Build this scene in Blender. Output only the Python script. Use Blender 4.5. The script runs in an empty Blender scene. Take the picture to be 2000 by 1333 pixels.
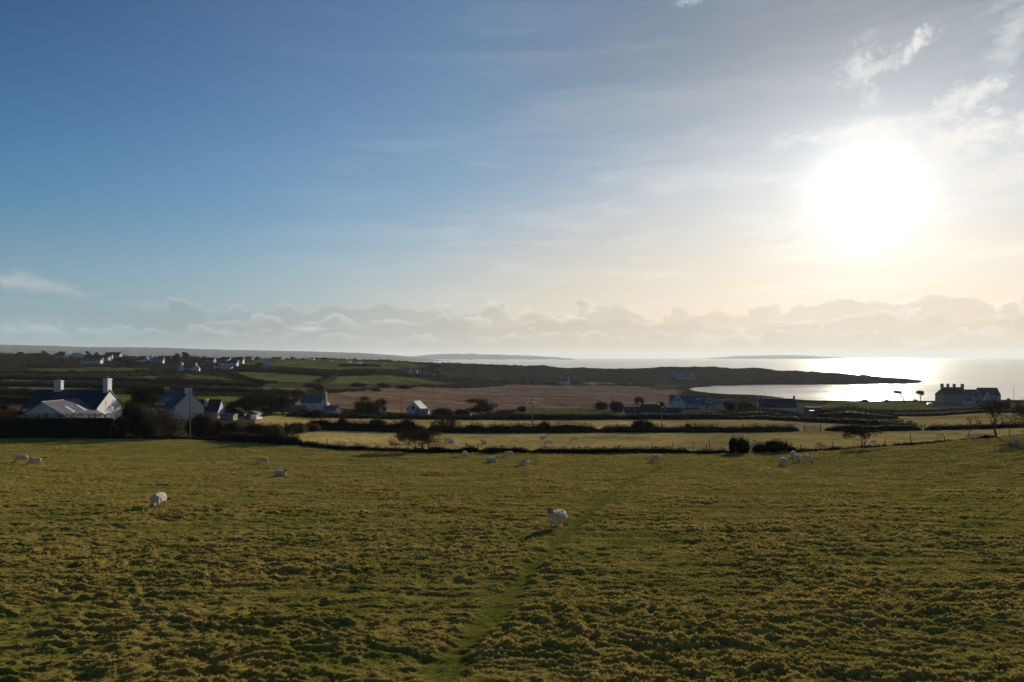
import bpy, bmesh, math, random
import numpy as np
from mathutils import Vector, Matrix, Euler

C = bpy.context.scene.collection
SC = bpy.context.scene
PI = math.pi
rad = math.radians

# ------------------------------------------------------------------ camera
F = 1400.0          # focal length in pixels of the 2000 px wide photograph
CAMZ = 38.0         # height above the sea
HOR = 699.0         # pixel row of the horizon
cd = bpy.data.cameras.new('camera')
cam = bpy.data.objects.new('camera', cd)
C.objects.link(cam)
cd.sensor_fit = 'HORIZONTAL'
cd.sensor_width = 36.0
cd.lens = 36.0 * F / 2000.0
cd.shift_y = (HOR - 666.5) / 2000.0
cd.clip_start = 0.5
cd.clip_end = 200000.0
cam.location = (0, 0, CAMZ)
cam.rotation_euler = (PI / 2, 0, 0)
SC.camera = cam

# ------------------------------------------------------------------ exposure and render settings
SC.view_settings.view_transform = 'Standard'
SC.view_settings.look = 'None'
SC.view_settings.gamma = 1.0
SC.view_settings.use_curve_mapping = False
SC.view_settings.exposure = 0.55
SC.render.engine = 'CYCLES'
SC.cycles.use_denoising = True
SC.cycles.max_bounces = 5
SC.cycles.diffuse_bounces = 2
SC.cycles.glossy_bounces = 2
SC.cycles.transmission_bounces = 3
SC.cycles.transparent_max_bounces = 6
SC.cycles.volume_bounces = 0
SC.cycles.caustics_reflective = False
SC.cycles.caustics_refractive = False
SC.cycles.sample_clamp_indirect = 4.0

# ------------------------------------------------------------------ a small helper for shader nodes
class G:
    def __init__(s, tree):
        s.t = tree; s.n = tree.nodes; s.l = tree.links
    def node(s, kind, **kw):
        n = s.n.new(kind)
        for k, v in kw.items(): setattr(n, k, v)
        return n
    def put(s, sock, v):
        if isinstance(v, bpy.types.NodeSocket): s.l.new(v, sock)
        elif isinstance(v, (tuple, list)):
            v = tuple(v)
            if len(v) == 3 and len(sock.default_value) == 4: v = v + (1.0,)
            sock.default_value = v
        else: sock.default_value = v
    def m(s, op, a, b=None, c=None, clamp=False):
        n = s.n.new('ShaderNodeMath'); n.operation = op; n.use_clamp = clamp
        s.put(n.inputs[0], a)
        if b is not None: s.put(n.inputs[1], b)
        if c is not None: s.put(n.inputs[2], c)
        return n.outputs[0]
    def add(s, a, b): return s.m('ADD', a, b)
    def sub(s, a, b): return s.m('SUBTRACT', a, b)
    def mul(s, a, b): return s.m('MULTIPLY', a, b)
    def ss(s, x, lo, hi, a=0.0, b=1.0):
        n = s.n.new('ShaderNodeMapRange'); n.interpolation_type = 'SMOOTHSTEP'
        s.put(n.inputs[0], x)
        for i, v in enumerate((lo, hi, a, b)): s.put(n.inputs[i + 1], v)
        return n.outputs[0]
    def lin(s, x, lo, hi, a=0.0, b=1.0):
        n = s.n.new('ShaderNodeMapRange')
        s.put(n.inputs[0], x)
        for i, v in enumerate((lo, hi, a, b)): s.put(n.inputs[i + 1], v)
        return n.outputs[0]
    def comb(s, x, y, z=0.0):
        n = s.n.new('ShaderNodeCombineXYZ')
        for i, v in enumerate((x, y, z)): s.put(n.inputs[i], v)
        return n.outputs[0]
    def noise(s, vec, scale, detail=4.0, rough=0.5, dist=0.0, dims='3D'):
        n = s.n.new('ShaderNodeTexNoise'); n.noise_dimensions = dims
        s.put(n.inputs['Vector'], vec)
        n.inputs['Scale'].default_value = scale; n.inputs['Detail'].default_value = detail
        n.inputs['Roughness'].default_value = rough; n.inputs['Distortion'].default_value = dist
        return n.outputs['Fac']
    def mix(s, fac, a, b, mode='MIX'):
        n = s.n.new('ShaderNodeMix'); n.data_type = 'RGBA'; n.blend_type = mode
        n.clamp_factor = True
        s.put(n.inputs[0], fac); s.put(n.inputs[6], a); s.put(n.inputs[7], b)
        return n.outputs[2]
    def gray(s, v): return s.comb(v, v, v)
    def vm(s, op, a, b=None):
        n = s.n.new('ShaderNodeVectorMath'); n.operation = op
        s.put(n.inputs[0], a)
        if b is not None: s.put(n.inputs[1], b)
        return n
    def sc(s, col, k):
        n = s.n.new('ShaderNodeVectorMath'); n.operation = 'SCALE'
        s.put(n.inputs[0], col); s.put(n.inputs[3], k)
        return n.outputs[0]

# ------------------------------------------------------------------ sun direction (26.6 deg right of the view, 11.7 deg up)
SUN = Vector((700.0, 1400.0, 331.0)).normalized()
SUN_EL = math.asin(SUN.z)
SUN_AZ = math.atan2(SUN.x, SUN.y)

def build_world():
    w = bpy.data.worlds.new('World'); SC.world = w; w.use_nodes = True
    t = w.node_tree; t.nodes.clear(); g = G(t)
    out = g.node('ShaderNodeOutputWorld'); bg = g.node('ShaderNodeBackground')
    g.l.new(bg.outputs[0], out.inputs[0])
    sky = g.node('ShaderNodeTexSky', sky_type='NISHITA', sun_disc=False,
                 sun_elevation=SUN_EL, sun_rotation=SUN_AZ, altitude=40.0,
                 air_density=1.0, dust_density=0.6, ozone_density=1.6)
    tc = g.node('ShaderNodeTexCoord'); D = tc.outputs['Generated']
    sep = g.node('ShaderNodeSeparateXYZ'); g.l.new(D, sep.inputs[0])
    x, y, z = sep.outputs
    el = g.m('MULTIPLY', g.m('ARCSINE', z), 180 / PI)
    az = g.m('MULTIPLY', g.m('ARCTAN2', x, y), 180 / PI)
    dot = g.vm('DOT_PRODUCT', D, tuple(SUN)).outputs['Value']
    ang = g.m('MULTIPLY', g.m('ARCCOSINE', g.m('MINIMUM', dot, 1.0)), 180 / PI)   # degrees from the sun
    col = sky.outputs[0]
    # the photograph is exposed for a deep sky: everything below is in display-linear units
    K = 0.10 * 2 ** SC.view_settings.exposure
    xn = g.sc(col, K)
    x2 = g.vm('MULTIPLY', xn, xn).outputs[0]
    den = g.vm('ADD', g.vm('MULTIPLY', x2, (2.0, 1.75, 1.35)).outputs[0], (0.92, 0.76, 0.58)).outputs[0]
    col = g.vm('DIVIDE', x2, den).outputs[0]
    col = g.vm('MULTIPLY', col, g.mix(g.ss(ang, 45.0, 8.0), (0.98, 1.14, 1.14), (1.00, 1.02, 0.97))).outputs[0]
    col = g.sc(col, g.lin(el, 13.0, 23.0, 1.0, g.ss(ang, 34.0, 12.0, 0.90, 0.64)))
    # thin haze veil: pale near the horizon, cream coloured toward the sun
    warm = g.ss(ang, 58.0, 12.0)
    low = g.ss(el, g.lin(warm, 0.0, 1.0, 11.0, 18.0), -1.0)
    sidecol = g.mix(warm, (0.28, 0.39, 0.46), (1.0, 0.80, 0.54))
    veil = g.mul(g.m('POWER', low, 1.25), 0.92)
    sv = g.comb(g.mul(az, 0.05), g.mul(el, 0.42), 0.0)
    st = g.noise(sv, 1.0, 5.0, 0.55, 0.6)
    st2 = g.noise(g.comb(g.mul(az, 0.16), g.mul(g.add(el, g.mul(az, -0.12)), 0.9), 3.0), 1.0, 5.0, 0.6, 0.3)
    streak = g.mul(g.ss(st, 0.46, 0.72), g.mul(g.mul(g.ss(ang, 55.0, 20.0), g.lin(el, 10.0, 18.0, 1.0, 0.35)), 0.26))
    streak2 = g.mul(g.ss(st2, 0.50, 0.75), g.mul(g.mul(g.ss(ang, 52.0, 15.0), g.lin(el, 10.0, 18.0, 1.0, 0.2)), 0.20))
    col = g.mix(veil, col, sidecol)
    col = g.mix(g.mul(g.ss(ang, 70.0, 25.0), 0.10), col, (0.62, 0.68, 0.70))
    col = g.mix(g.m('ADD', streak, streak2, clamp=True), col, g.mix(warm, (0.45, 0.55, 0.62), (0.98, 0.93, 0.86)))
    # aureole of the sun in thin cloud
    a1 = g.mul(g.lin(el, 12.0, 22.0, 1.0, 0.5), g.m('POWER', 2.71828, g.mul(g.m('POWER', g.m('DIVIDE', ang, 13.0), 2.0), -1.0)))
    a2 = g.m('POWER', 2.71828, g.mul(ang, -1.0 / 1.5))
    aure = g.vm('ADD', g.sc((0.30, 0.27, 0.20), a1), g.sc((2.6, 2.5, 2.3), a2)).outputs[0]
    col = g.vm('ADD', col, aure).outputs[0]
    # bank of cumulus along the horizon
    def bank(top, amp, seed, lo_az, hi_az, puff, f):
        ridge = g.noise(g.comb(g.mul(az, 0.075), 0.0, seed), 1.0, 2.0, 0.5)
        bumps = g.noise(g.comb(g.mul(az, f), g.mul(el, f * 1.15), seed + 3), 1.0, 7.0, 0.56, 0.25)
        vo = g.node('ShaderNodeTexVoronoi', feature='SMOOTH_F1', voronoi_dimensions='3D'); vo.inputs['Smoothness'].default_value = 0.35
        vo.inputs['Scale'].default_value = 1.0
        g.l.new(g.comb(g.add(g.mul(az, f * 1.05), g.mul(bumps, 0.6)), g.add(g.mul(el, f * 1.2), g.mul(bumps, 0.5)), seed), vo.inputs['Vector'])
        top = g.add(top, g.mul(g.mul(g.sub(0.42, vo.outputs['Distance']), 1.3), g.ss(az, -24.0, -6.0, 0.35, 1.0)))
        T = g.add(top, g.add(g.mul(g.sub(ridge, 0.5), amp), g.mul(g.sub(bumps, 0.5), puff)))
        d = g.sub(T, el)
        win = g.mul(g.ss(az, lo_az - 6, lo_az + 3), g.ss(az, hi_az + 4, hi_az - 4))
        return d, win, bumps
    B1 = bank(4.0, 3.0, 11.3, -27.0, 60.0, 3.6, 0.50)
    B2 = bank(3.1, 2.2, 27.1, -24.0, 50.0, 3.8, 0.42)
    B3 = bank(1.9, 1.5, 57.7, -36.0, 40.0, 2.6, 0.55)
    for (d, wn, bm), dk, rk in ((B1, 0.86, 0.30), (B2, 0.94, 0.40), (B3, 0.95, 0.30)):
        body = g.mul(g.ss(d, 0.0, 0.26), wn)
        rim = g.mul(g.mul(g.ss(d, -0.02, 0.08), g.ss(d, 0.75, 0.05)), g.mul(wn, g.ss(bm, 0.36, 0.62)))
        shade = g.lin(el, 0.0, 4.5, dk + 0.05, dk)
        dark = g.sc(col, shade)
        dark = g.mix(0.10, dark, (0.46, 0.44, 0.42))
        col = g.mix(body, col, dark)
        col = g.mix(g.mul(rim, rk), col, g.mix(warm, (0.60, 0.64, 0.64), (1.12, 1.05, 0.94)))
    # small white cumulus at the far left
    def puffcloud(cx, cy, rx, ry, seed, gain, tint, rough=0.6, k=0.55, kx=1.0, slope=0.0):
        dx = g.m('DIVIDE', g.sub(az, cx), rx)
        dy = g.m('DIVIDE', g.sub(g.sub(el, cy), g.mul(g.sub(az, cx), slope)), ry)
        r = g.m('SQRT', g.add(g.mul(dx, dx), g.mul(dy, dy)))
        n = g.noise(g.comb(g.mul(az, k * kx), g.mul(el, k), seed), 1.0, 8.0, rough, 0.4)
        v = g.add(g.mul(g.sub(1.0, r), 0.8), g.mul(g.sub(n, 0.5), 2.6))
        return g.mul(g.mul(g.ss(v, 0.0, 0.9), g.ss(r, 1.5, 0.9)), gain), v
    clouds = [(-35.2, 5.0, 5.0, 0.95, 4.2, .62, (0.52, 0.53, 0.54), .55, .8, .5, -.08),
              (-33.5, 2.0, 4.5, 0.8, 9.2, .35, (0.48, 0.52, 0.53), .55, 1.3, 1, 0),
              (-16.0, 2.2, 4.5, 0.32, 14.2, .6, (0.68, 0.68, 0.64), .55, 1.1, .5, .02),
              (25.9, 19.9, 1.9, 1.6, 21.0, .72, (0.82, 0.83, 0.81), .66, 1.0, 1, .15),
              (29.4, 20.8, 1.7, 1.0, 23.0, .85, (0.88, 0.88, 0.85), .66, 1.1, 1, .75),
              (27.3, 20.0, 3.6, 0.8, 24.4, .60, (0.80, 0.81, 0.80), .66, 1.2, 1, .35),
              (26.6, 18.0, 0.9, 1.2, 26.0, .55, (0.86, 0.86, 0.84), .66, 1.5, 1, .0),
              (26.4, 22.0, 1.3, 0.5, 28.0, .40, (0.62, 0.66, 0.70), .66, 1.5, 1, .3),
              (32.3, 17.2, 3.2, 1.2, 31.5, .85, (0.92, 0.90, 0.86), .66, .9, .8, .30),
              (34.9, 20.3, 1.7, 2.2, 37.5, .70, (0.66, 0.70, 0.70), .64, .9, .6, .9),
              (34.6, 22.2, 2.6, 0.6, 39.5, .55, (0.58, 0.62, 0.63), .62, .9, .5, .25),
              (26.5, 15.9, 7.0, 1.0, 41.0, .80, (1.02, 0.99, 0.95), .64, .8, .5, .02),
              (32.0, 14.6, 7.5, 2.2, 47.0, .85, (0.98, 0.93, 0.87), .64, .8, .6, .0),
              (33.5, 12.0, 6.5, 1.6, 48.0, .60, (0.96, 0.90, 0.82), .60, .7, .4, .1),
              (20.5, 13.2, 6.0, 0.35, 49.0, .35, (1.0, 0.98, 0.94), .60, .45, .35, .03),
              (13.5, 25.8, 1.3, 0.45, 53.0, .60, (0.62, 0.68, 0.72), .66, 1.6, .8, .0)]
    for cx, cy, rx, ry, seed, gain, tint, rough, k, kx, sl in clouds:
        msk, v = puffcloud(cx, cy, rx, ry, seed, gain, tint, rough, k, kx, sl)
        col = g.mix(msk, col, tint)
    # below the horizon: the same pale grey haze
    col = g.sc(col, 1.0 / K)
    g.l.new(col, bg.inputs[0])
    bg.inputs[1].default_value = 0.10
    return w
build_world()
SC.world.cycles.sampling_method = 'MANUAL'
SC.world.cycles.sample_map_resolution = 1024

# ------------------------------------------------------------------ sun lamp
sl = bpy.data.lights.new('sun', 'SUN'); sl.energy = 5.0; sl.angle = rad(0.55); sl.color = (1.0, 0.90, 0.72)
so = bpy.data.objects.new('sun', sl); C.objects.link(so)
so.rotation_euler = (-SUN).to_track_quat('-Z', 'Y').to_euler()

# ------------------------------------------------------------------ generic helpers
def tag(o, label=None, cat=None, group=None, kind=None):
    if label: o['label'] = label
    if cat: o['category'] = cat
    if group: o['group'] = group
    if kind: o['kind'] = kind
    return o
def mesh_np(name, V, Fc, mats=(), smooth=False, fmat=None):
    """V (n,3) float, Fc (m,k) int faces of one size k"""
    V = np.asarray(V, np.float32); Fc = np.asarray(Fc, np.int32)
    me = bpy.data.meshes.new(name)
    me.vertices.add(len(V)); me.vertices.foreach_set('co', V.ravel())
    k = Fc.shape[1]
    me.loops.add(Fc.size); me.loops.foreach_set('vertex_index', Fc.ravel())
    me.polygons.add(len(Fc)); me.polygons.foreach_set('loop_start', np.arange(0, Fc.size, k, dtype=np.int32))
    if smooth: me.polygons.foreach_set('use_smooth', np.ones(len(Fc), bool))
    for m_ in mats: me.materials.append(m_)
    if fmat is not None: me.polygons.foreach_set('material_index', np.asarray(fmat, np.int32))
    me.update(calc_edges=True)
    return me
def link(name, me, parent=None, loc=None):
    o = bpy.data.objects.new(name, me); C.objects.link(o)
    if parent: o.parent = parent
    if loc is not None: o.location = loc
    return o
def empty(name, loc, rz=0.0):
    o = bpy.data.objects.new(name, None); C.objects.link(o)
    o.location = loc; o.rotation_euler = (0, 0, rz); o.empty_display_size = 0.5
    return o
def vcol(me, name, arr):
    a = me.attributes.new(name, 'FLOAT_COLOR', 'POINT')
    c = np.ones((len(arr), 4), np.float32); c[:, :arr.shape[1]] = arr
    a.data.foreach_set('color', c.ravel())
def _hash(ix, iy, seed):
    h = (ix.astype(np.int64) * 374761393 + iy.astype(np.int64) * 668265263 + seed * 1442695041) & 0xFFFFFFFF
    h = ((h ^ (h >> 13)) * 1274126177) & 0xFFFFFFFF
    return ((h ^ (h >> 16)) & 0xFFFF).astype(np.float32) / 65535.0
def gn(x, y, seed=0):
    """2-D gradient noise, about -1..1"""
    x = np.asarray(x, np.float64); y = np.asarray(y, np.float64)
    xi = np.floor(x).astype(np.int64); yi = np.floor(y).astype(np.int64)
    fx = (x - xi).astype(np.float32); fy = (y - yi).astype(np.float32)
    def gr(dx, dy):
        a = _hash(xi + dx, yi + dy, seed) * (2 * PI)
        return np.cos(a) * (fx - dx) + np.sin(a) * (fy - dy)
    sx = fx * fx * fx * (fx * (fx * 6 - 15) + 10); sy = fy * fy * fy * (fy * (fy * 6 - 15) + 10)
    a = gr(0, 0); b = gr(1, 0); c = gr(0, 1); d = gr(1, 1)
    return ((a * (1 - sx) + b * sx) * (1 - sy) + (c * (1 - sx) + d * sx) * sy) * 1.5
def fbm(x, y, seed=0, oct=4, lac=2.03, gain=0.5):
    s = 0; a = 1.0; t = 0
    for i in range(oct):
        s = s + a * gn(x, y, seed + i * 17); t += a; a *= gain; x = x * lac; y = y * lac
    return s / t
def sstep(x, a, b):
    t = np.clip((np.asarray(x, float) - a) / (b - a), 0, 1); return t * t * (3 - 2 * t)

# ------------------------------------------------------------------ the lie of the land
NEAR_Y = [-400, 0, 12.8, 31, 38, 60, 80, 95, 125, 160]
NEAR_D = [1.0, 4.6, 5.8, 7.5, 8.15, 10.2, 11.7, 12.7, 13.9, 16.0]
COLS = {
 -700: [(95,12.7),(125,13.8),(160,15),(220,16.2),(300,16.5),(400,16.6),(520,15),(620,12.8),(700,10.5),(800,5),(950,-4),(1100,-8),(1300,-6),(1600,10),(2000,45)],
 0:    [(95,12.7),(125,13.8),(160,15),(220,16.2),(300,16.5),(400,16.6),(520,15),(620,12.8),(700,10.5),(800,5),(950,-3),(1050,-5.5),(1300,-3),(1600,12),(2000,45)],
 300:  [(95,12.7),(125,13.8),(160,15.2),(220,16.6),(300,17),(400,17.2),(520,16.6),(620,14.8),(700,11.5),(850,4.5),(950,0.5),(1050,-1),(1300,3),(1700,30),(2000,45)],
 450:  [(95,12.7),(125,14),(160,15.6),(220,17),(300,17.6),(400,18.2),(520,17.6),(620,15.6),(700,12.5),(850,7),(950,3),(1050,1),(1300,6),(1700,32),(2000,45)],
 600:  [(95,12.7),(125,14),(160,16),(220,18),(300,19.6),(400,20.5),(500,20.5),(600,18.5),(700,16),(850,10.5),(1000,5.0),(1150,2.4),(1400,8),(1800,36),(2000,45)],
 750:  [(95,12.7),(125,14),(160,16.4),(220,19),(300,21.8),(400,24.0),(500,25),(600,24),(700,20),(850,13.5),(1000,9),(1150,6.0),(1300,6.8),(1600,30),(2000,45)],
 900:  [(95,12.7),(115,13.7),(155,16.2),(200,18.4),(230,19.8),(260,21),(350,25),(450,28),(600,31),(760,32.5),(880,32),(1000,25),(1150,14),(1300,10.5),(1450,13),(1700,32),(2000,45)],
 1060: [(95,12.7),(115,13.7),(155,16.2),(200,18.4),(230,19.9),(260,21.2),(350,24.8),(450,28.2),(600,31.5),(760,33.5),(900,34.5),(1000,30),(1120,21),(1250,16),(1380,19),(1600,40),(2000,45)],
 1200: [(95,12.7),(115,13.7),(155,16.2),(200,18.5),(230,19.9),(260,21.3),(350,24.6),(450,28.3),(600,32),(760,34),(880,35.3),(1000,33),(1150,23),(1250,20.2),(1350,22),(1550,40),(2000,45)],
 1300: [(95,12.7),(115,13.7),(155,16.2),(200,18.5),(250,21),(350,24.7),(450,28.5),(600,32.4),(760,35.5),(840,36.4),(930,36.6),(1010,34.5),(1100,27),(1250,16.8),(1380,20),(1550,40),(2000,45)],
 1400: [(95,12.7),(115,13.8),(155,16.3),(200,18.6),(250,21),(350,25),(450,29.5),(600,34),(700,36.5),(780,38.6),(850,40),(930,39),(990,37),(1060,32),(1150,25),(1280,17.5),(1400,22),(1550,40),(2000,45)],
 1500: [(95,12.7),(115,13.9),(155,16.3),(200,18.6),(250,21.2),(350,26),(450,31),(550,35),(640,36.8),(715,37.6),(760,39),(850,42),(960,42),(1010,38),(1060,32),(1150,25.6),(1270,23),(1380,28),(1500,38.2),(1600,45)],
 1600: [(95,12.65),(115,13.9),(155,16.2),(200,18.6),(250,21.4),(350,27),(450,32),(550,35.6),(620,37.4),(650,38.6),(750,42),(960,42),(1005,38),(1060,31),(1150,26),(1270,26),(1380,31),(1480,38.2),(1600,45)],
 1700: [(95,12.4),(115,13.8),(155,16.1),(200,18.6),(250,21.6),(350,27.5),(450,32.6),(550,36),(625,37.5),(645,38.6),(750,42),(975,42),(1005,38),(1060,33),(1200,31),(1300,33.5),(1400,38.6),(1600,45)],
 1775: [(95,12.1),(115,13.7),(155,15.9),(200,18.8),(250,21.7),(350,28),(450,33),(550,36.1),(620,37.5),(645,38.6),(750,42),(1000,42),(1030,38),(1090,35.2),(1180,34.6),(1250,38.4),(1400,45)],
 1822: [(95,11.8),(115,13.6),(155,15.8),(200,18.9),(250,21.7),(350,28.2),(450,33),(550,36.1),(620,37.5),(645,38.6),(750,42),(1060,42),(1090,39.2),(1130,39.2),(1180,41),(1400,45)],
 1900: [(93,11.15),(120,13.6),(155,15.6),(200,19),(300,23.4),(400,29),(500,33.5),(600,36.6),(645,37.8),(700,41),(1000,45)],
 2000: [(93,9.9),(120,12.9),(155,15.2),(200,18.6),(300,23.4),(400,29),(500,33.5),(600,36.6),(645,37.8),(700,41),(1000,45)],
 2700: [(93,8.0),(120,10.5),(155,13),(200,17),(300,22.5),(400,28.5),(500,33.5),(600,36.6),(645,37.8),(700,41),(1000,45)],
}
UC = np.array([(c - 1000) / F for c in sorted(COLS)])
LY0, LY1, NLY = math.log(60.0), math.log(2400.0), 520
lys = np.linspace(LY0, LY1, NLY)
US0, US1, NU = -1.3, 1.3, 521
ugrid = np.linspace(US0, US1, NU)
_T = np.zeros((len(UC), NLY))
for i, c in enumerate(sorted(COLS)):
    p = COLS[c]
    _T[i] = np.interp(np.exp(lys), [a for a, b in p], [b for a, b in p])
TB = np.zeros((NU, NLY))
for j in range(NLY): TB[:, j] = np.interp(ugrid, UC, _T[:, j])
def _blur(A, axis, sig):
    r = int(sig * 3); k = np.exp(-0.5 * (np.arange(-r, r + 1) / sig) ** 2); k /= k.sum()
    P = np.pad(A, [(r, r) if a == axis else (0, 0) for a in range(2)], mode='edge')
    return np.apply_along_axis(lambda m_: np.convolve(m_, k, 'valid'), axis, P)
TB = _blur(_blur(TB, 1, 3.2), 0, 4.0)
def near_drop(X, Y):
    d = np.interp(Y, NEAR_Y, NEAR_D)
    Xr = np.maximum(X, 0)
    rise = 2.9 * sstep(Xr / 26.0, 1.0, 3.0) * sstep(Y, 5, 90)
    return d - rise
KNOLLS = [((1478 - 1000) / F * 1265, 1265, 4.2, 17, 40), ((1500 - 1000) / F * 1265, 1265, 2.0, 14, 40), ((1350 - 1000) / F * 1250, 1250, 2.5, 60, 60), ((1388 - 1000) / F * 1280, 1280, 1.6, 6, 30),
          ((1645 - 1000) / F * 1240, 1240, 3.0, 10, 40), ((1700 - 1000) / F * 1200, 1200, 1.8, 12, 40), ((1060 - 1000) / F * 1250, 1250, 2.5, 30, 60), ((980 - 1000) / F * 1200, 1200, 2.0, 20, 40), ((1560 - 1000) / F * 1260, 1260, 1.8, 20, 40)]
def zrough(X, Y):
    """uneven ground of the far land"""
    k = sstep(Y, 880, 1050)
    n = fbm(X / 55, Y / 55, 5, 4) * 3.2 + np.abs(fbm(X / 22, Y / 22, 9, 3)) * 2.6 - 0.6
    n = n + fbm(X / 8, Y / 14, 19, 3) * 1.5
    for cx, cy, hh, wx, wy in KNOLLS: n = n + hh * np.exp(-((X - cx) / wx) ** 2 - ((Y - cy) / wy) ** 2)
    f = fbm(X / 40, Y / 40, 15, 3) * 0.35 * sstep(Y, 130, 260)
    return n * k + f * (1 - k)
def ground_z(X, Y, rough=True):
    X = np.asarray(X, float); Y = np.asarray(Y, float)
    Yc = np.maximum(Y, 60.0)
    u = np.clip(X / Yc, US0, US1)
    fi = (u - US0) / (US1 - US0) * (NU - 1); fj = (np.log(np.clip(Yc, 60, 2399)) - LY0) / (LY1 - LY0) * (NLY - 1)
    i = np.clip(fi.astype(int), 0, NU - 2); j = np.clip(fj.astype(int), 0, NLY - 2)
    a = fi - i; b = fj - j
    far = (TB[i, j] * (1 - a) * (1 - b) + TB[i + 1, j] * a * (1 - b) + TB[i, j + 1] * (1 - a) * b + TB[i + 1, j + 1] * a * b)
    t = sstep(Y, 84, 108)
    d = near_drop(X, Y) * (1 - t) + far * t
    z = CAMZ - d
    if rough: z = z + zrough(X, Y)
    return z
def gz(X, Y): return float(ground_z(np.array([X]), np.array([Y]))[0])
def at(px, Y, dz=0.0):
    """point on the ground in the direction of column px at depth Y"""
    X = (px - 1000) / F * Y
    return Vector((X, Y, gz(X, Y) + dz))
_RY = np.exp(np.linspace(math.log(9), math.log(2300), 1500))
def hit(px, py, ymin=9.0, ymax=2300.0):
    """first ground point seen through the pixel"""
    X = (px - 1000) / F * _RY
    s = (CAMZ - ground_z(X, _RY)) / _RY * F + HOR
    ok = (_RY >= ymin) & (_RY <= ymax)
    idx = np.where(ok & (s <= py))[0]
    k = idx[0] if len(idx) else int(np.argmin(np.where(ok, s, 1e9)))
    return Vector((X[k], _RY[k], CAMZ - (s[k] - HOR) / F * _RY[k]))
# ------------------------------------------------------------------ materials
def newmat(name):
    m_ = bpy.data.materials.new(name); m_.use_nodes = True
    t = m_.node_tree; t.nodes.clear(); g = G(t)
    o = g.node('ShaderNodeOutputMaterial')
    return m_, g, o
def pbsdf(g, out, col, rough=0.9, spec=0.2, normal=None, **kw):
    b = g.node('ShaderNodeBsdfPrincipled')
    g.put(b.inputs['Base Color'], col); g.put(b.inputs['Roughness'], rough)
    g.put(b.inputs['Specular IOR Level'], spec)
    for k, v in kw.items(): g.put(b.inputs[k.replace('_', ' ')], v)
    if normal is not None: g.l.new(normal, b.inputs['Normal'])
    if out is not None: g.l.new(b.outputs[0], out.inputs[0])
    return b
def plain(name, col, rough=0.85, spec=0.25, var=0.18, scale=2.0, bump=0.0, **kw):
    m_, g, o = newmat(name)
    tc = g.node('ShaderNodeTexCoord')
    n = g.noise(tc.outputs['Object'], scale, 5.0, 0.6)
    k = g.lin(n, 0.3, 0.7, 1 - var, 1 + var)
    c = g.sc(tuple(col), k)
    nrm = None
    if bump:
        b = g.node('ShaderNodeBump'); b.inputs['Strength'].default_value = bump; b.inputs['Distance'].default_value = 0.05
        g.l.new(g.noise(tc.outputs['Object'], scale * 6, 4.0, 0.6), b.inputs['Height']); nrm = b.outputs[0]
    pbsdf(g, o, c, rough, spec, nrm, **kw)
    return m_

def diffuse(g, o, c, nrm):
    d = g.node('ShaderNodeBsdfDiffuse'); g.put(d.inputs[0], c); d.inputs[1].default_value = 0.6
    if nrm is not None: g.l.new(nrm, d.inputs['Normal'])
    g.l.new(d.outputs[0], o.inputs[0])
def mat_field():
    """tussocky pasture: straw-coloured tips, green hollows (colour from the 'cover' attribute)"""
    m_, g, o = newmat('pasture_grass')
    at_ = g.node('ShaderNodeAttribute', attribute_name='cover')
    geo = g.node('ShaderNodeNewGeometry')
    P = geo.outputs['Position']
    n1 = g.noise(P, 9.0, 4.0, 0.65); n2 = g.noise(P, 45.0, 3.0, 0.7)
    k = g.mul(g.lin(n1, 0.3, 0.7, 0.72, 1.3), g.lin(n2, 0.3, 0.7, 0.55, 1.45))
    c = g.sc(at_.outputs['Color'], k)
    b = g.node('ShaderNodeBump'); b.inputs['Strength'].default_value = 0.9; b.inputs['Distance'].default_value = 0.04
    g.l.new(n2, b.inputs['Height'])
    diffuse(g, o, c, b.outputs[0])
    return m_
def mat_land():
    m_, g, o = newmat('far_land')
    at_ = g.node('ShaderNodeAttribute', attribute_name='cover')
    geo = g.node('ShaderNodeNewGeometry'); P = geo.outputs['Position']
    sp = g.node('ShaderNodeMapping'); sp.inputs['Scale'].default_value = (1, 1, 1)
    n1 = g.noise(P, 0.05, 5.0, 0.6); n2 = g.noise(P, 0.6, 5.0, 0.7)
    k = g.mul(g.lin(n1, 0.3, 0.7, 0.75, 1.25), g.lin(n2, 0.3, 0.7, 0.6, 1.4))
    c = g.sc(at_.outputs['Color'], k)
    b = g.node('ShaderNodeBump'); b.inputs['Strength'].default_value = 0.8; b.inputs['Distance'].default_value = 0.6
    g.l.new(n2, b.inputs['Height'])
    diffuse(g, o, c, b.outputs[0])
    return m_
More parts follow.
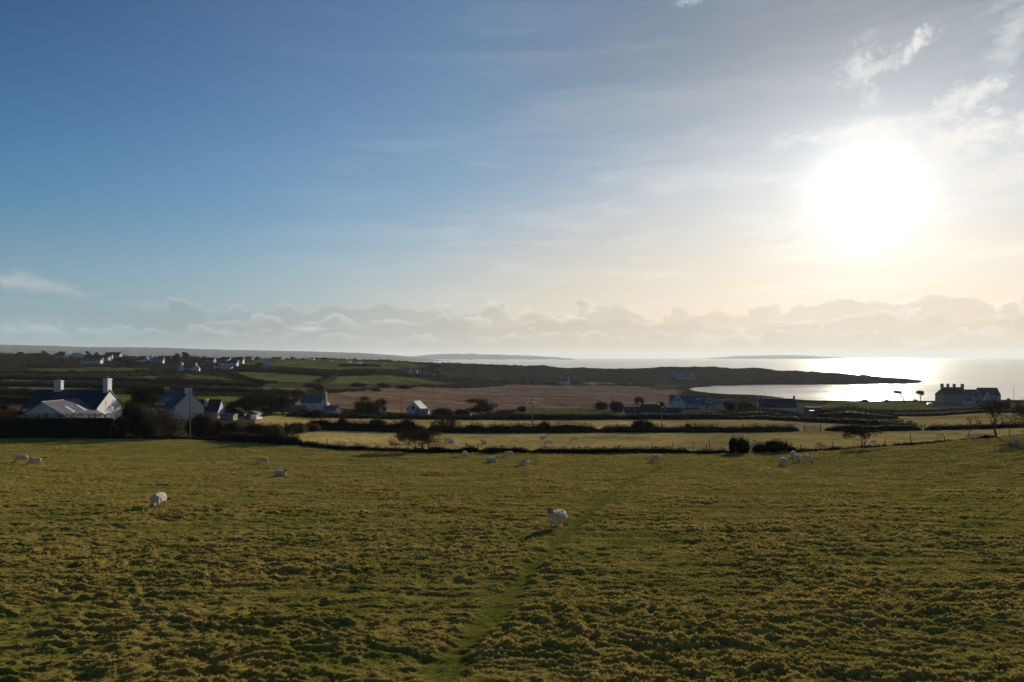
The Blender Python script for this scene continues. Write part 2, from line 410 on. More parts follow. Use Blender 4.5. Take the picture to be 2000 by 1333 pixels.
def mat_sea():
    m_, g, o = newmat('sea_water')
    geo = g.node('ShaderNodeNewGeometry'); P = geo.outputs['Position']
    mp = g.node('ShaderNodeMapping'); mp.inputs['Scale'].default_value = (0.6, 1.0, 1.0); mp.inputs['Rotation'].default_value = (0, 0, rad(-20))
    g.l.new(P, mp.inputs[0]); V = mp.outputs[0]
    w1 = g.noise(V, 0.035, 3.0, 0.55); w2 = g.noise(V, 0.22, 4.0, 0.6); mp3 = g.node('ShaderNodeMapping'); mp3.inputs['Scale'].default_value = (0.0016, 0.011, 1.0); g.l.new(P, mp3.inputs[0]); w3 = g.noise(mp3.outputs[0], 1.0, 6.0, 0.62)
    b1 = g.node('ShaderNodeBump'); b1.inputs['Strength'].default_value = 1.0; b1.inputs['Distance'].default_value = 0.9
    g.l.new(w1, b1.inputs['Height'])
    b2 = g.node('ShaderNodeBump'); b2.inputs['Strength'].default_value = 1.0; b2.inputs['Distance'].default_value = 0.32
    g.l.new(w2, b2.inputs['Height']); g.l.new(b1.outputs[0], b2.inputs['Normal'])
    sep = g.node('ShaderNodeSeparateXYZ'); g.l.new(P, sep.inputs[0])
    # sheltered water of the bay is smoother than the open sea
    calm = g.mul(g.ss(sep.outputs[1], 1150.0, 1000.0), g.ss(sep.outputs[0], 700.0, 500.0))
    rough = g.add(g.lin(calm, 0.0, 1.0, 0.15, 0.11), g.mul(g.sub(w3, 0.5), 0.16))
    pbsdf(g, o, (0.018, 0.035, 0.045), rough, 0.5, b2.outputs[0], IOR=1.33)
    return m_
M_FIELD = mat_field(); M_LAND = mat_land(); M_SEA = mat_sea()

def in_poly(X, Y, poly):
    inside = np.zeros(X.shape, bool); n = len(poly)
    for i in range(n):
        x1, y1 = poly[i][0], poly[i][1]; x2, y2 = poly[(i + 1) % n][0], poly[(i + 1) % n][1]
        c = ((y1 > Y) != (y2 > Y)) & (X < (x2 - x1) * (Y - y1) / (y2 - y1 + 1e-12) + x1)
        inside ^= c
    return inside
def seg_dist(X, Y, pts):
    d = np.full(X.shape, 1e9)
    for (x1, y1), (x2, y2) in zip(pts[:-1], pts[1:]):
        dx, dy = x2 - x1, y2 - y1
        t = np.clip(((X - x1) * dx + (Y - y1) * dy) / (dx * dx + dy * dy), 0, 1)
        d = np.minimum(d, np.hypot(X - x1 - t * dx, Y - y1 - t * dy))
    return d
def grid_faces(nr, nc, mask=None):
    a = np.arange(nr * nc).reshape(nr, nc)
    f = np.stack([a[:-1, :-1], a[:-1, 1:], a[1:, 1:], a[1:, :-1]], -1).reshape(-1, 4)
    if mask is not None:
        mk = mask[:-1, :-1] & mask[:-1, 1:] & mask[1:, 1:] & mask[1:, :-1]
        f = f[mk.ravel()]
    return f

# line of the wall at the far side of the near field (pixel column, depth)
BOUND = [(-900, 122), (0, 122), (200, 121), (370, 119), (450, 116), (590, 108), (650, 101), (760, 97), (900, 95.5), (1060, 95), (1250, 95),
         (1400, 95), (1500, 94), (1600, 94), (1700, 94), (1800, 93.5), (1900, 93), (2000, 92), (2900, 90)]
def bound_Y(u): return np.interp(u, [(p - 1000) / F for p, _ in BOUND], [q for _, q in BOUND])

# footpath across the near field
PATH_PX = [(1290, 915), (1215, 950), (1150, 1005), (1110, 1040), (1050, 1100), (1010, 1150), (965, 1210), (900, 1270), (860, 1333)]
PATH = [hit(px, py, 9, 90) for px, py in PATH_PX]
PATH2 = [(p.x, p.y) for p in PATH]

def tussock(X, Y):
    """height of the rough grass above the smooth slope, metres"""
    wx = X + 0.35 * gn(X * 0.8, Y * 0.8, 71); wy = Y + 0.35 * gn(X * 0.8, Y * 0.8, 72)
    a = 1 - np.abs(gn(wx * 0.60, wy * 1.55, 31)) * 1.7
    b = 1 - np.abs(gn(wx * 1.40, wy * 3.3, 33)) * 1.6
    c = gn(wx * 3.4, wy * 6.6, 35); d = gn(X * 8, Y * 13, 37); e = gn(X * 22, Y * 24, 39)
    patch = 0.55 + 0.45 * np.clip(fbm(X / 7, Y / 7, 51, 3) * 2.2 + 0.4, -0.6, 1)
    h = 0.085 * np.clip(a, -0.6, 1) + 0.120 * np.clip(b, -0.5, 1) + 0.055 * c + 0.026 * d + 0.016 * e
    terr = 0.07 * gn(X * 0.22, Y * 1.0 + X * 0.06, 61)
    return h * patch + terr
def path_mask(X, Y):
    d = seg_dist(X, Y, PATH2) + 0.25 * gn(X * 0.7, Y * 0.7, 81)
    return (1 - sstep(d, 0.08, 0.50)) * np.clip(0.80 + 0.45 * gn(X * 0.45, Y * 0.45, 83), 0.3, .95)
def field_h(X, Y):
    pm = path_mask(X, Y)
    edge = 1.0
    return tussock(X, Y) * (1 - 0.8 * pm) * edge - 0.015 * pm
def field_z(x, y):
    X = np.array([x]); Y = np.array([y]); return float((ground_z(X, Y) + field_h(X, Y))[0])

def build_field():
    us = np.concatenate([np.linspace(-1.6, -0.80, 40, endpoint=False), np.linspace(-0.80, 0.80, 640), np.linspace(0.80, 1.6, 41)[1:]])
    nr = 690
    r = np.linspace(0, 1, nr)
    U = np.broadcast_to(us, (nr, len(us)))
    Y0 = 9.0; Y1 = bound_Y(U) + 1.5
    Y = np.exp(np.log(Y0) + (np.log(Y1) - np.log(Y0)) * r[:, None])
    X = U * (Y + 2.0)
    h = field_h(X, Y)
    Z = ground_z(X, Y) + h
    me = mesh_np('field', np.stack([X, Y, Z], -1).reshape(-1, 3), grid_faces(nr, len(us)), [M_FIELD], smooth=True)
    # colour of the plants: dry straw on the crowns of the tussocks, green grass in the hollows and on the path
    n = fbm(X / 3.0, Y / 3.0, 101, 4); n2 = fbm(X * 1.6, Y * 1.6, 111, 3); big = fbm(X / 22, Y / 22, 121, 3)
    straw = np.clip(0.34 + 2.0 * h + 0.55 * n + 0.45 * n2 + 0.35 * big, 0, 1)
    green = np.array([0.180, 0.188, 0.028]); dry = np.array([0.390, 0.290, 0.078]); rust = np.array([0.20, 0.12, 0.036])
    c = green * (1 - straw[..., None]) + dry * straw[..., None]
    k = np.clip(n2 * 1.2 - 0.15, 0, 0.6)[..., None] * straw[..., None]; c = c * (1 - k) + rust * k
    pm = path_mask(X, Y)[..., None] * 0.75
    c = c * (1 - pm) + np.array([0.125, 0.150, 0.022]) * pm
    vcol(me, 'cover', c.reshape(-1, 3).astype(np.float32))
    o = link('field', me); tag(o, kind='structure')
    return o
build_field()
# ------------------------------------------------------------------ far land: one sheet out to the shore, sea, far coast
GREEN = (0.135, 0.165, 0.030); OLIVE = (0.20, 0.18, 0.052); HEATH = (0.31, 0.190, 0.115); SCRUB = (0.024, 0.021, 0.012)
STRAW = (0.58, 0.420, 0.135); SAND = (0.36, 0.28, 0.14); DULL = (0.115, 0.095, 0.042); ROCK = (0.05, 0.038, 0.028); BRIGHT = (0.165, 0.215, 0.034)
# patches of cover: colour, outline in (pixel column, pixel row) of the photograph, carried onto the ground
PATCH = [
 (HEATH, [(560, 792), (620, 770), (760, 757), (1000, 752), (1250, 755), (1330, 762), (1330, 790), (1200, 800), (1000, 800), (900, 812), (700, 800)], 250, 950),
 (DULL, [(560, 748), (700, 742), (900, 750), (700, 760), (560, 762), (470, 752)], 300, 900),
 (OLIVE, [(1000, 808), (1020, 796), (1220, 799), (1230, 812)], 240, 400),
 (BRIGHT, [(0, 780), (0, 768), (60, 765), (240, 764), (300, 766), (300, 790), (100, 785)], 170, 330),
 (BRIGHT, [(375, 775), (465, 771), (470, 782), (400, 788)], 170, 330),
 (OLIVE, [(0, 752), (60, 752), (180, 754), (190, 760), (90, 762), (0, 759)], 330, 470),
 (OLIVE, [(0, 744), (0, 738), (100, 738), (320, 735), (300, 747), (200, 745)], 400, 620),
 (GREEN, [(60, 731), (60, 721), (180, 718), (310, 720), (330, 725), (200, 732)], 600, 800),
 (GREEN, [(350, 742), (360, 731), (430, 736), (500, 748), (420, 748)], 380, 640),
 (OLIVE, [(445, 735), (480, 723), (640, 731), (610, 747), (540, 747)], 480, 760),
 (GREEN, [(470, 712), (500, 702), (600, 701), (760, 707), (830, 710), (830, 718), (760, 722), (640, 722), (560, 717)], 700, 1150),
 (OLIVE, [(640, 750), (660, 735), (765, 733), (800, 742), (790, 748), (700, 751)], 500, 900),
 (GREEN, [(770, 748), (775, 736), (820, 740), (850, 748)], 500, 900),
 (OLIVE, [(370, 757), (400, 754), (600, 757), (600, 765), (420, 764)], 280, 480),
 (SAND, [(1140, 752), (1145, 747), (1172, 744), (1175, 749), (1165, 752)], 800, 1150),
 (SAND, [(1175, 750), (1185, 745), (1200, 747), (1195, 752)], 800, 1150),
 (SAND, [(1225, 751), (1235, 747.5), (1262, 745), (1262, 748), (1240, 751)], 800, 1150),
 (SAND, [(860, 722), (860, 719), (905, 719), (905, 722)], 800, 1250),
 (DULL, [(1270, 762), (1275, 750), (1380, 753), (1360, 760)], 700, 1050),
 (STRAW, [(1640, 812), (1700, 806), (2000, 806), (2000, 834), (1800, 836), (1640, 826)], 190, 340),
 (OLIVE, [(1600, 795), (1620, 784), (1800, 785), (1830, 800), (1700, 802)], 360, 600),
]
CATCH = []
for col_, poly, y0, y1 in PATCH:
    CATCH.append((col_, [tuple(hit(px, py, y0, y1)[:2]) for px, py in poly]))
def cover(X, Y):
    c = np.empty(X.shape + (3,)); c[:] = SCRUB
    u = X / np.maximum(Y, 1)
    wx = X + gn(X / 9, Y / 9, 3) * Y * 0.012; wy = Y + gn(X / 9 + 40, Y / 9, 4) * Y * 0.012
    def put(mask, col_): c[mask] = col_
    # enclosed pastures behind the first wall
    band = (Y < 235) & (u > -0.36)
    put(band, STRAW)
    put((u <= -0.36) & (Y < 300), DULL)
    put((Y > 235) & (Y < 560) & (u > 0.02), DULL)
    for col_, poly in CATCH: put(in_poly(wx, wy, poly), col_)
    # the dunes and rough hills beyond the heath
    put((Y > 960) & (u > -0.1), (0.066, 0.048, 0.029))
    n = fbm(X / 60, Y / 60, 201, 4)[..., None]; n2 = fbm(X / 12, Y / 22, 205, 4)[..., None]
    far = sstep(Y, 900, 1000)[..., None]
    c = c * (1 + 0.5 * n + 0.35 * n2)
    # brown bracken and bare patches on the hills
    k = np.clip(fbm(X / 35, Y / 20, 211, 3)[..., None] * 2.5, 0, 1) * far
    c = c * (1 - 0.6 * k) + np.array((0.10, 0.068, 0.038)) * 0.6 * k
    # green tufts in the brown heath
    k = np.clip(fbm(X / 8, Y / 16, 221, 3)[..., None] * 3 - 0.8, 0, 1) * (sstep(Y, 240, 320) * (1 - sstep(Y, 850, 950)))[..., None]
    c = c * (1 - 0.6 * k) + np.array(SCRUB) * 0.6 * k
    return np.clip(c, 0.004, 1)
def build_ground():
    us = np.concatenate([np.linspace(-2.4, -0.86, 70, endpoint=False), np.linspace(-0.86, 0.86, 720), np.linspace(0.86, 2.4, 71)[1:]])
    nr = 380
    t = np.linspace(0, 1, nr)
    U = np.broadcast_to(us, (nr, len(us)))
    ya = bound_Y(U) - 6.0
    Y = np.exp(np.log(ya) + (math.log(2150.0) - np.log(ya)) * t[:, None])
    X = U * Y
    inside = sstep(Y - bound_Y(U), -0.6, 0.8)
    Z = ground_z(X, Y)
    rough = (0.10 * gn(X * 0.9, Y * 1.3, 301) + 0.06 * gn(X * 2.3, Y * 3, 303)) * (1 - sstep(Y, 240, 300))
    Z = Z + rough * inside - 0.7 * (1 - inside)
    keep = Z > -5.0
    me = mesh_np('ground', np.stack([X, Y, Z], -1).reshape(-1, 3), grid_faces(nr, len(us), keep), [M_LAND], smooth=True)
    c = cover(X, Y)
    wet = (Z < 0.9) & (Y > 500)
    c[wet] = ROCK
    vcol(me, 'cover', c.reshape(-1, 3).astype(np.float32))
    o = link('ground', me); tag(o, kind='structure')
    # land behind and beside the camera
    xs = np.linspace(-420, 420, 85); ys = np.linspace(-420, 12, 60)
    Xb, Yb = np.meshgrid(xs, ys); Zb = ground_z(Xb, Yb) - 0.25 + 0.1 * gn(Xb / 3, Yb / 3, 9)
    me = mesh_np('hillside', np.stack([Xb, Yb, Zb], -1).reshape(-1, 3), grid_faces(len(ys), len(xs)), [M_LAND], smooth=True)
    cc = np.empty(Xb.shape + (3,)); cc[:] = (0.09, 0.09, 0.028)
    vcol(me, 'cover', cc.reshape(-1, 3).astype(np.float32))
    tag(link('hillside', me), kind='structure')
build_ground()

def build_sea():
    R = 60000.0
    V = [(-R, -2000, 0), (R, -2000, 0), (R, R, 0), (-R, R, 0)]
    tag(link('sea', mesh_np('sea', V, [(0, 1, 2, 3)], [M_SEA])), kind='structure')
build_sea()

M_COAST = plain('far_coast', (0.05, 0.055, 0.035), 0.95, 0.1, 0.3, 0.002)
def coast(name, Y, pts, depth, label=None, seed=1, bump=0.06):
    """a long low land mass at depth Y; pts = (pixel column, pixel row of its skyline)"""
    px = np.linspace(pts[0][0], pts[-1][0], int(abs(pts[-1][0] - pts[0][0]) / 2.5) + 2)
    top = np.interp(px, [p[0] for p in pts], [p[1] for p in pts])
    H = CAMZ + (HOR - top) / F * Y
    H = np.maximum(H, 0.3)
    n = fbm(px / 24, px * 0, seed, 5)
    H = H * (1 + bump * 2.2 * n) 
    prof = [(-0.5, 0), (-0.4, 0.35), (-0.2, 0.72), (0.0, 1.0), (0.25, 0.8), (0.5, 0)]
    rows = []
    for dy, k in prof:
        yy = Y + dy * depth
        jit = 1 + 0.12 * fbm(px / 15, px * 0 + dy * 9, seed + 3, 3)
        rows.append(np.stack([(px - 1000) / F * yy, np.full_like(px, yy), H * k * (jit if k not in (0, 1) else 1) - (2.0 if k == 0 else 0)], -1))
    V = np.concatenate(rows); o = link(name, mesh_np(name, V, grid_faces(len(prof), len(px)), [M_COAST], smooth=True))
    tag(o, kind='structure')
coast('far_hills', 8800, [(-500, 668), (0, 673.5), (90, 675.5), (160, 678), (300, 679), (420, 683), (600, 686.5), (700, 689.5), (770, 694), (830, 700), (880, 707)], 2500, seed=3, bump=0.02)
coast('far_shore', 17000, [(-400, 686), (0, 687), (300, 688), (500, 688), (640, 692), (680, 693), (760, 697), (800, 700.5)], 900, seed=13, bump=0.03)
coast('distant_headland', 18000, [(740, 704), (800, 697), (850, 692), (900, 691), (960, 692.5), (1040, 695), (1090, 698), (1110, 702)], 700, seed=23, bump=0.10)
coast('distant_island', 23500, [(1360, 701), (1440, 695), (1520, 693.5), (1570, 694), (1640, 698), (1660, 701)], 900, seed=31, bump=0.05)
for i_, (a_, b_, t_, Yy) in enumerate([(1072, 1142, 700.6, 14300), (1025, 1045, 701.6, 13750), (1050, 1065, 701.8, 13750), (905, 930, 701.4, 14300), (960, 1000, 701.5, 14300), (912, 925, 702.6, 12650)]):
    coast('skerry', Yy, [(a_, 706), (a_ + (b_ - a_) * .35, t_ + .3), (a_ + (b_ - a_) * .6, t_), (b_, 706)], 80, seed=41 + i_, bump=0.1)

# ------------------------------------------------------------------ haze
def build_haze():
    m_, g, o = newmat('sea_haze')
    v = g.node('ShaderNodeVolumePrincipled')
    v.inputs['Color'].default_value = (0.80, 0.90, 1.0, 1); v.inputs['Density'].default_value = 3.0e-5
    v.inputs['Anisotropy'].default_value = 0.2
    g.l.new(v.outputs[0], o.inputs['Volume'])
    x0, x1, y0, y1, z0, z1 = -21000, 17000, -900, 26500, -9, 216
    V = [(x, y, z) for z in (z0, z1) for y in (y0, y1) for x in (x0, x1)]
    Fq = [(0, 2, 3, 1), (4, 5, 7, 6), (0, 1, 5, 4), (2, 6, 7, 3), (0, 4, 6, 2), (1, 3, 7, 5)]
    tag(link('haze', mesh_np('haze', V, Fq, [m_])), kind='stuff')
build_haze()
# ------------------------------------------------------------------ vegetation
def leafmat(name, col, trans=0.22, var=0.45):
    m_, g, o = newmat(name)
    geo = g.node('ShaderNodeNewGeometry')
    n = g.noise(geo.outputs['Position'], 0.9, 3.0, 0.6)
    k = g.mul(g.lin(n, 0.3, 0.7, 1 - var, 1 + var), g.lin(geo.outputs['Random Per Island'], 0, 1, 0.6, 1.4))
    c = g.sc(tuple(col), k)
    d = g.node('ShaderNodeBsdfDiffuse'); g.put(d.inputs[0], c)
    t = g.node('ShaderNodeBsdfTranslucent'); g.put(t.inputs[0], c)
    mx = g.node('ShaderNodeMixShader'); mx.inputs[0].default_value = trans
    g.l.new(d.outputs[0], mx.inputs[1]); g.l.new(t.outputs[0], mx.inputs[2]); g.l.new(mx.outputs[0], o.inputs[0])
    return m_
M_HEDGE = leafmat('winter_hedge', (0.034, 0.028, 0.016))
M_GORSE = leafmat('gorse', (0.024, 0.030, 0.011))
M_EVER = leafmat('evergreen', (0.020, 0.030, 0.013))
M_RUST = leafmat('dead_bracken', (0.13, 0.060, 0.028), 0.4)
M_BROWN = leafmat('bare_twigs', (0.060, 0.042, 0.028), 0.3)
M_SCRUB = leafmat('hill_scrub', (0.052, 0.043, 0.026), 0.3)
M_CORE = plain('thicket_light_block', (0.014, 0.012, 0.008), 0.95, 0.05)  # dark filler added inside the foliage so light does not pass through
M_BARK = plain('bark', (0.055, 0.045, 0.035), 0.95, 0.1, 0.3, 6.0, 0.3)
M_STONE = plain('dry_stone', (0.13, 0.125, 0.115), 0.95, 0.1, 0.35, 3.0, 0.5)
RNG = np.random.default_rng(7)

def leaf_quads(P, size, rng, flat=0.0):
    """a small randomly turned leaf spray at every point"""
    n = len(P)
    d = rng.normal(size=(n, 3)); d /= np.linalg.norm(d, axis=1)[:, None] + 1e-9
    e = rng.normal(size=(n, 3)); e -= (e * d).sum(1)[:, None] * d; e /= np.linalg.norm(e, axis=1)[:, None] + 1e-9
    s = (size * rng.uniform(0.5, 1.5, n))[:, None]; w = s * rng.uniform(0.25, 0.6, n)[:, None]
    V = np.stack([P - d * s * .5, P + e * w * .5, P + d * s * .5, P - e * w * .5], 1).reshape(-1, 3)
    return V, np.arange(n * 4).reshape(n, 4)
def ellip_points(n, c, r, rng, shell=2.4):
    v = rng.normal(size=(n, 3)); v /= np.linalg.norm(v, axis=1)[:, None]
    rr = rng.uniform(0, 1, n) ** (1 / shell / 1.4)
    lump = 1 + 0.22 * np.sin(v[:, 0] * 5 + c[0]) * np.cos(v[:, 1] * 4 + c[1] + v[:, 2] * 3)
    return np.asarray(c) + v * (rr * lump)[:, None] * np.asarray(r)
def quads_obj(name, V, Fq, mats, fmat=None): return mesh_np(name, V, Fq, mats, fmat=fmat)
def ico_core(c, r, rng, seg=7, rings=4):  # lumpy dark body added inside a bush lobe as a light blocker
    th = np.linspace(0, 2 * PI, seg, endpoint=False); ph = np.linspace(0.02, PI - 0.02, rings + 1)
    V = []
    for p in ph:
        for t in th:
            k = rng.uniform(0.7, 0.95)
            V.append((c[0] + r[0] * k * math.sin(p) * math.cos(t), c[1] + r[1] * k * math.sin(p) * math.sin(t), c[2] + r[2] * k * math.cos(p)))
    Fq = [(i * seg + j, i * seg + (j + 1) % seg, (i + 1) * seg + (j + 1) % seg, (i + 1) * seg + j) for i in range(rings) for j in range(seg)]
    return np.array(V), np.array(Fq)
def lsize(Y): return 0.07 + 0.00115 * Y
class Acc:
    def __init__(s): s.V = []; s.F = []; s.M = []; s.n = 0
    def add(s, V, Fq, m=0):
        s.V.append(np.asarray(V, float)); s.F.append(np.asarray(Fq) + s.n); s.M.append(np.full(len(Fq), m)); s.n += len(V)
    def mesh(s, name, mats): return mesh_np(name, np.concatenate(s.V), np.concatenate(s.F), mats, fmat=np.concatenate(s.M))
def resample(pts, step):
    out = [pts[0]]
    for a, b in zip(pts[:-1], pts[1:]):
        n = max(1, int(math.hypot(b[0] - a[0], b[1] - a[1]) / step))
        for i in range(1, n + 1): out.append((a[0] + (b[0] - a[0]) * i / n, a[1] + (b[1] - a[1]) * i / n))
    return out
def hedge(name, cat, label, line, h, w, mat=None, group=None, rag=0.35, dens=1.0, seed=None, kind=None, clipped=False, sparse=False, leafk=1.0):
    """line = [(pixel column, depth), ...]; h, w metres"""
    mat = mat or M_HEDGE
    rng = np.random.default_rng(seed if seed is not None else int(abs(line[0][0]) * 7 + line[0][1]))
    pts = [((px - 1000) / F * Y, Y) for px, Y in line]
    step = max(0.5, w * 0.55)
    rp = resample(pts, step)
    A = Acc(); ym = np.mean([p[1] for p in rp]); ls = lsize(ym) * leafk
    X = np.array([p[0] for p in rp]); Y = np.array([p[1] for p in rp])
    Z = ground_z(X, Y)
    if ym < 125: Z = Z + field_h(X, Y) * 0.3
    s = np.cumsum(np.r_[0, np.hypot(np.diff(X), np.diff(Y))])
    hn = gn(s / max(2.5, h * 1.6), s * 0 + ym, 3) * rag + gn(s / (h * 0.6 + .4), s * 0 + 5, 4) * rag * 0.5
    hh = h * np.clip(1 + hn, 0.3, 2.2) if not clipped else h * (1 + 0.04 * hn)
    ww = w * np.clip(1 + 0.5 * gn(s / 3, s * 0 + 9, 8), 0.5, 1.6) if not clipped else np.full_like(hh, w)
    if not clipped:
        tp = min(max(h * 0.9, w * 0.35), s[-1] / 4); tap = np.sqrt(np.clip(np.minimum(s, s[-1] - s) / tp, 0.02, 1)); hh = hh * (0.25 + 0.75 * tap); ww = ww * (0.35 + 0.65 * tap)
    jx = gn(s / 4, s * 0 + 2, 6) * w * 0.25
    # dark solid core, added inside the hedge to block light
    n = len(rp); tx = np.gradient(X); ty = np.gradient(Y); L = np.hypot(tx, ty) + 1e-9; nx, ny = -ty / L, tx / L
    prof = [(-0.42, -0.1), (-0.40, 0.55), (-0.22, 0.80), (0.0, 0.86), (0.22, 0.80), (0.40, 0.55), (0.42, -0.1)]
    if w > 6: prof = [(a * .9, b * .72) for a, b in prof]; dens = dens * 1.7
    rows = []
    for a, b in prof:
        k = 1 if not clipped else 1.06
        lat = a * ww * k + jx
        if clipped and abs(a) in (0.22,): lat = a * 1.7 * ww + jx
        rows.append(np.stack([X + nx * lat, Y + ny * lat, Z + b * hh * (0.9 if not clipped else (1.04 if b > .1 else 1))], -1))
    V = np.stack(rows, 1).reshape(-1, 3)
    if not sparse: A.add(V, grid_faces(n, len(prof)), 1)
    # sprays
    area = s[-1] * (2.2 * np.mean(hh) + np.mean(ww))
    N = int(dens * 1.9 * area / (ls * ls))
    N = min(N, 26000)
    ti = rng.uniform(0, n - 1.001, N); i0 = ti.astype(int); f = ti - i0
    def lp(arr): return arr[i0] * (1 - f) + arr[i0 + 1] * f
    th = rng.uniform(-0.15, PI + 0.15, N); rr = rng.uniform(0.72, 1.08, N) if not sparse else rng.uniform(0.2, 1.1, N) ** 0.7
    if clipped:
        cx = np.clip(np.cos(th) * 1.5, -1, 1) * 0.5; cz = np.clip(np.sin(th) * 1.35, 0, 1.02)
    else:
        cx = np.cos(th) * 0.52; cz = np.sin(th) ** 0.7 if False else np.sin(np.clip(th, 0, PI)) ** 0.75
        cz = cz * (1 + 0.25 * gn(lp(s) * 1.3, cx * 3, 12))
    lat = cx * rr * lp(ww) + lp(jx)
    P = np.stack([lp(X) + lp(nx) * lat, lp(Y) + lp(ny) * lat, lp(Z) + cz * rr * lp(hh)], -1)
    A.add(*leaf_quads(P, ls, rng), 0)
    o = link(name, A.mesh(name, [mat, M_CORE])); tag(o, label, cat, group, kind)
    return o
def bush(name, cat, label, px, Y, w, h, mat=None, group=None, d=None, lobes=5, dens=1.0, seed=None, core=True, dz=0.0):
    mat = mat or M_HEDGE
    rng = np.random.default_rng(seed if seed is not None else int(px * 13 + Y * 7))
    b = at(px, Y, dz); d = d or w * 0.8; ls = lsize(Y); A = Acc()
    for i in range(lobes):
        a = rng.uniform(0, 2 * PI); q = 0.0 if i == 0 else rng.uniform(0.25, 0.6)
        c = (b.x + math.cos(a) * q * w / 2, b.y + math.sin(a) * q * d / 2, b.z + h * (0.42 if i == 0 else rng.uniform(0.3, 0.6)))
        k = 1.0 if i == 0 else rng.uniform(0.45, 0.7)
        r = (w / 2 * k * .85, d / 2 * k * .85, min(h * 0.55 * (k + .1), b.z + h - c[2] + 0.0001 + h * 0.02))
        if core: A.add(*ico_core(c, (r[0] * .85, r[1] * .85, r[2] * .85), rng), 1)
        n = int(dens * 3.2 * (r[0] * r[2] * 4 + r[1] * r[2] * 3) / ls ** 2)
        P = ellip_points(min(n, 9000), c, r, rng)
        P[:, 2] = np.maximum(P[:, 2], b.z - 0.1)
        A.add(*leaf_quads(P, ls, rng), 0)
    o = link(name, A.mesh(name, [mat, M_CORE])); tag(o, label, cat, group)
    return o

def tube_np(A, P, R, sides, m=0):
    P = np.asarray(P, float); n = len(P)
    T = np.gradient(P, axis=0); T /= np.linalg.norm(T, axis=1)[:, None] + 1e-9
    up = np.array([0.3, 0.2, 1.0]) if abs(T[0][2]) < 0.8 else np.array([1.0, 0.1, 0])
    B = np.cross(T, up); B /= np.linalg.norm(B, axis=1)[:, None] + 1e-9
    N = np.cross(B, T); a = np.linspace(0, 2 * PI, sides, endpoint=False)
    V = (P[:, None] + (np.cos(a)[None, :, None] * B[:, None] + np.sin(a)[None, :, None] * N[:, None]) * np.asarray(R)[:, None, None]).reshape(-1, 3)
    Fq = [(i * sides + j, i * sides + (j + 1) % sides, (i + 1) * sides + (j + 1) % sides, (i + 1) * sides + j) for i in range(n - 1) for j in range(sides)]
    A.add(V, Fq, m)
def tree(name, label, px, Y, h, r=0.16, wind=(-0.5, 0, 0), flat=None, depth=6, seed=1, spread=0.6, first=0.3, lean=(0, 0), stems=1,
         leaves=0, leafmat_=None, group=None, up=0.25, kids=(2, 3), decay=0.74, twigmat=None, dz=0.0):
    rng = random.Random(seed); nr = np.random.default_rng(seed)
    base = at(px, Y, -0.1 + dz); e = empty(name, base); tag(e, label, 'tree', group)
    TR = Acc(); CR = Acc(); tips = []
    W = Vector(wind)
    rmin = 0.00016 * Y + 0.004
    def grow(p, d, rad_, L, lev):
        pts = [p.copy()]; rs = [rad_]; segs = 3
        for i in range(segs):
            d = (d + Vector((rng.gauss(0, .16), rng.gauss(0, .16), rng.gauss(0, .12))) + W * (0.10 + 0.03 * lev) + Vector((0, 0, up * 0.12))).normalized()
            if flat and p.z > flat: d.z = min(d.z, -0.02 + rng.gauss(0, .08)); d.normalize()
            p = p + d * (L / segs); pts.append(p.copy()); rs.append(max(rmin, rad_ * (1 - 0.38 * (i + 1) / segs)))
        if lev <= 2: tube_np(TR, pts, rs, 6)
        else: tube_np(CR, pts, rs, 3)
        if lev >= depth: tips.append(p); return
        if lev >= 3: tips.append(p)
        for k in range(rng.randint(*kids)):
            q = Vector((rng.gauss(0, 1), rng.gauss(0, 1), rng.gauss(0.1, .7))); q = (q - d * q.dot(d)).normalized()
            nd = (d + q * rng.uniform(0.5, 1.1) * spread * 1.6).normalized()
            grow(p, nd, rs[-1] * rng.uniform(.62, .85), L * rng.uniform(decay - .1, decay + .1), lev + 1)
        if lev >= 1 and lev < depth - 1:
            q = Vector((rng.gauss(0, 1), rng.gauss(0, 1), rng.gauss(0.1, .5))).normalized()
            grow(pts[2], (d * .5 + q).normalized(), rs[-1] * .55, L * .55, lev + 2)
    L0 = h * first
    for s_ in range(stems):
        d0 = Vector((lean[0] + (s_ - (stems - 1) / 2) * 0.5, lean[1] + (s_ % 2) * .3, 1)).normalized()
        grow(Vector(((s_ - (stems - 1) / 2) * r * 2.5, 0, 0)), d0, r, L0, 0)
    t = link('trunk', TR.mesh('trunk', [M_BARK]), e)
    crm = [twigmat or M_BARK]
    if leaves and tips:
        T = np.array([tuple(v) for v in tips]); P = T[nr.integers(0, len(T), leaves)] + nr.normal(size=(leaves, 3)) * h * 0.045
        CR.add(*leaf_quads(P, lsize(Y) * 0.8, nr), 1); crm.append(leafmat_ or M_HEDGE)
    if CR.n: link('crown', CR.mesh('crown', crm), e)
    return e
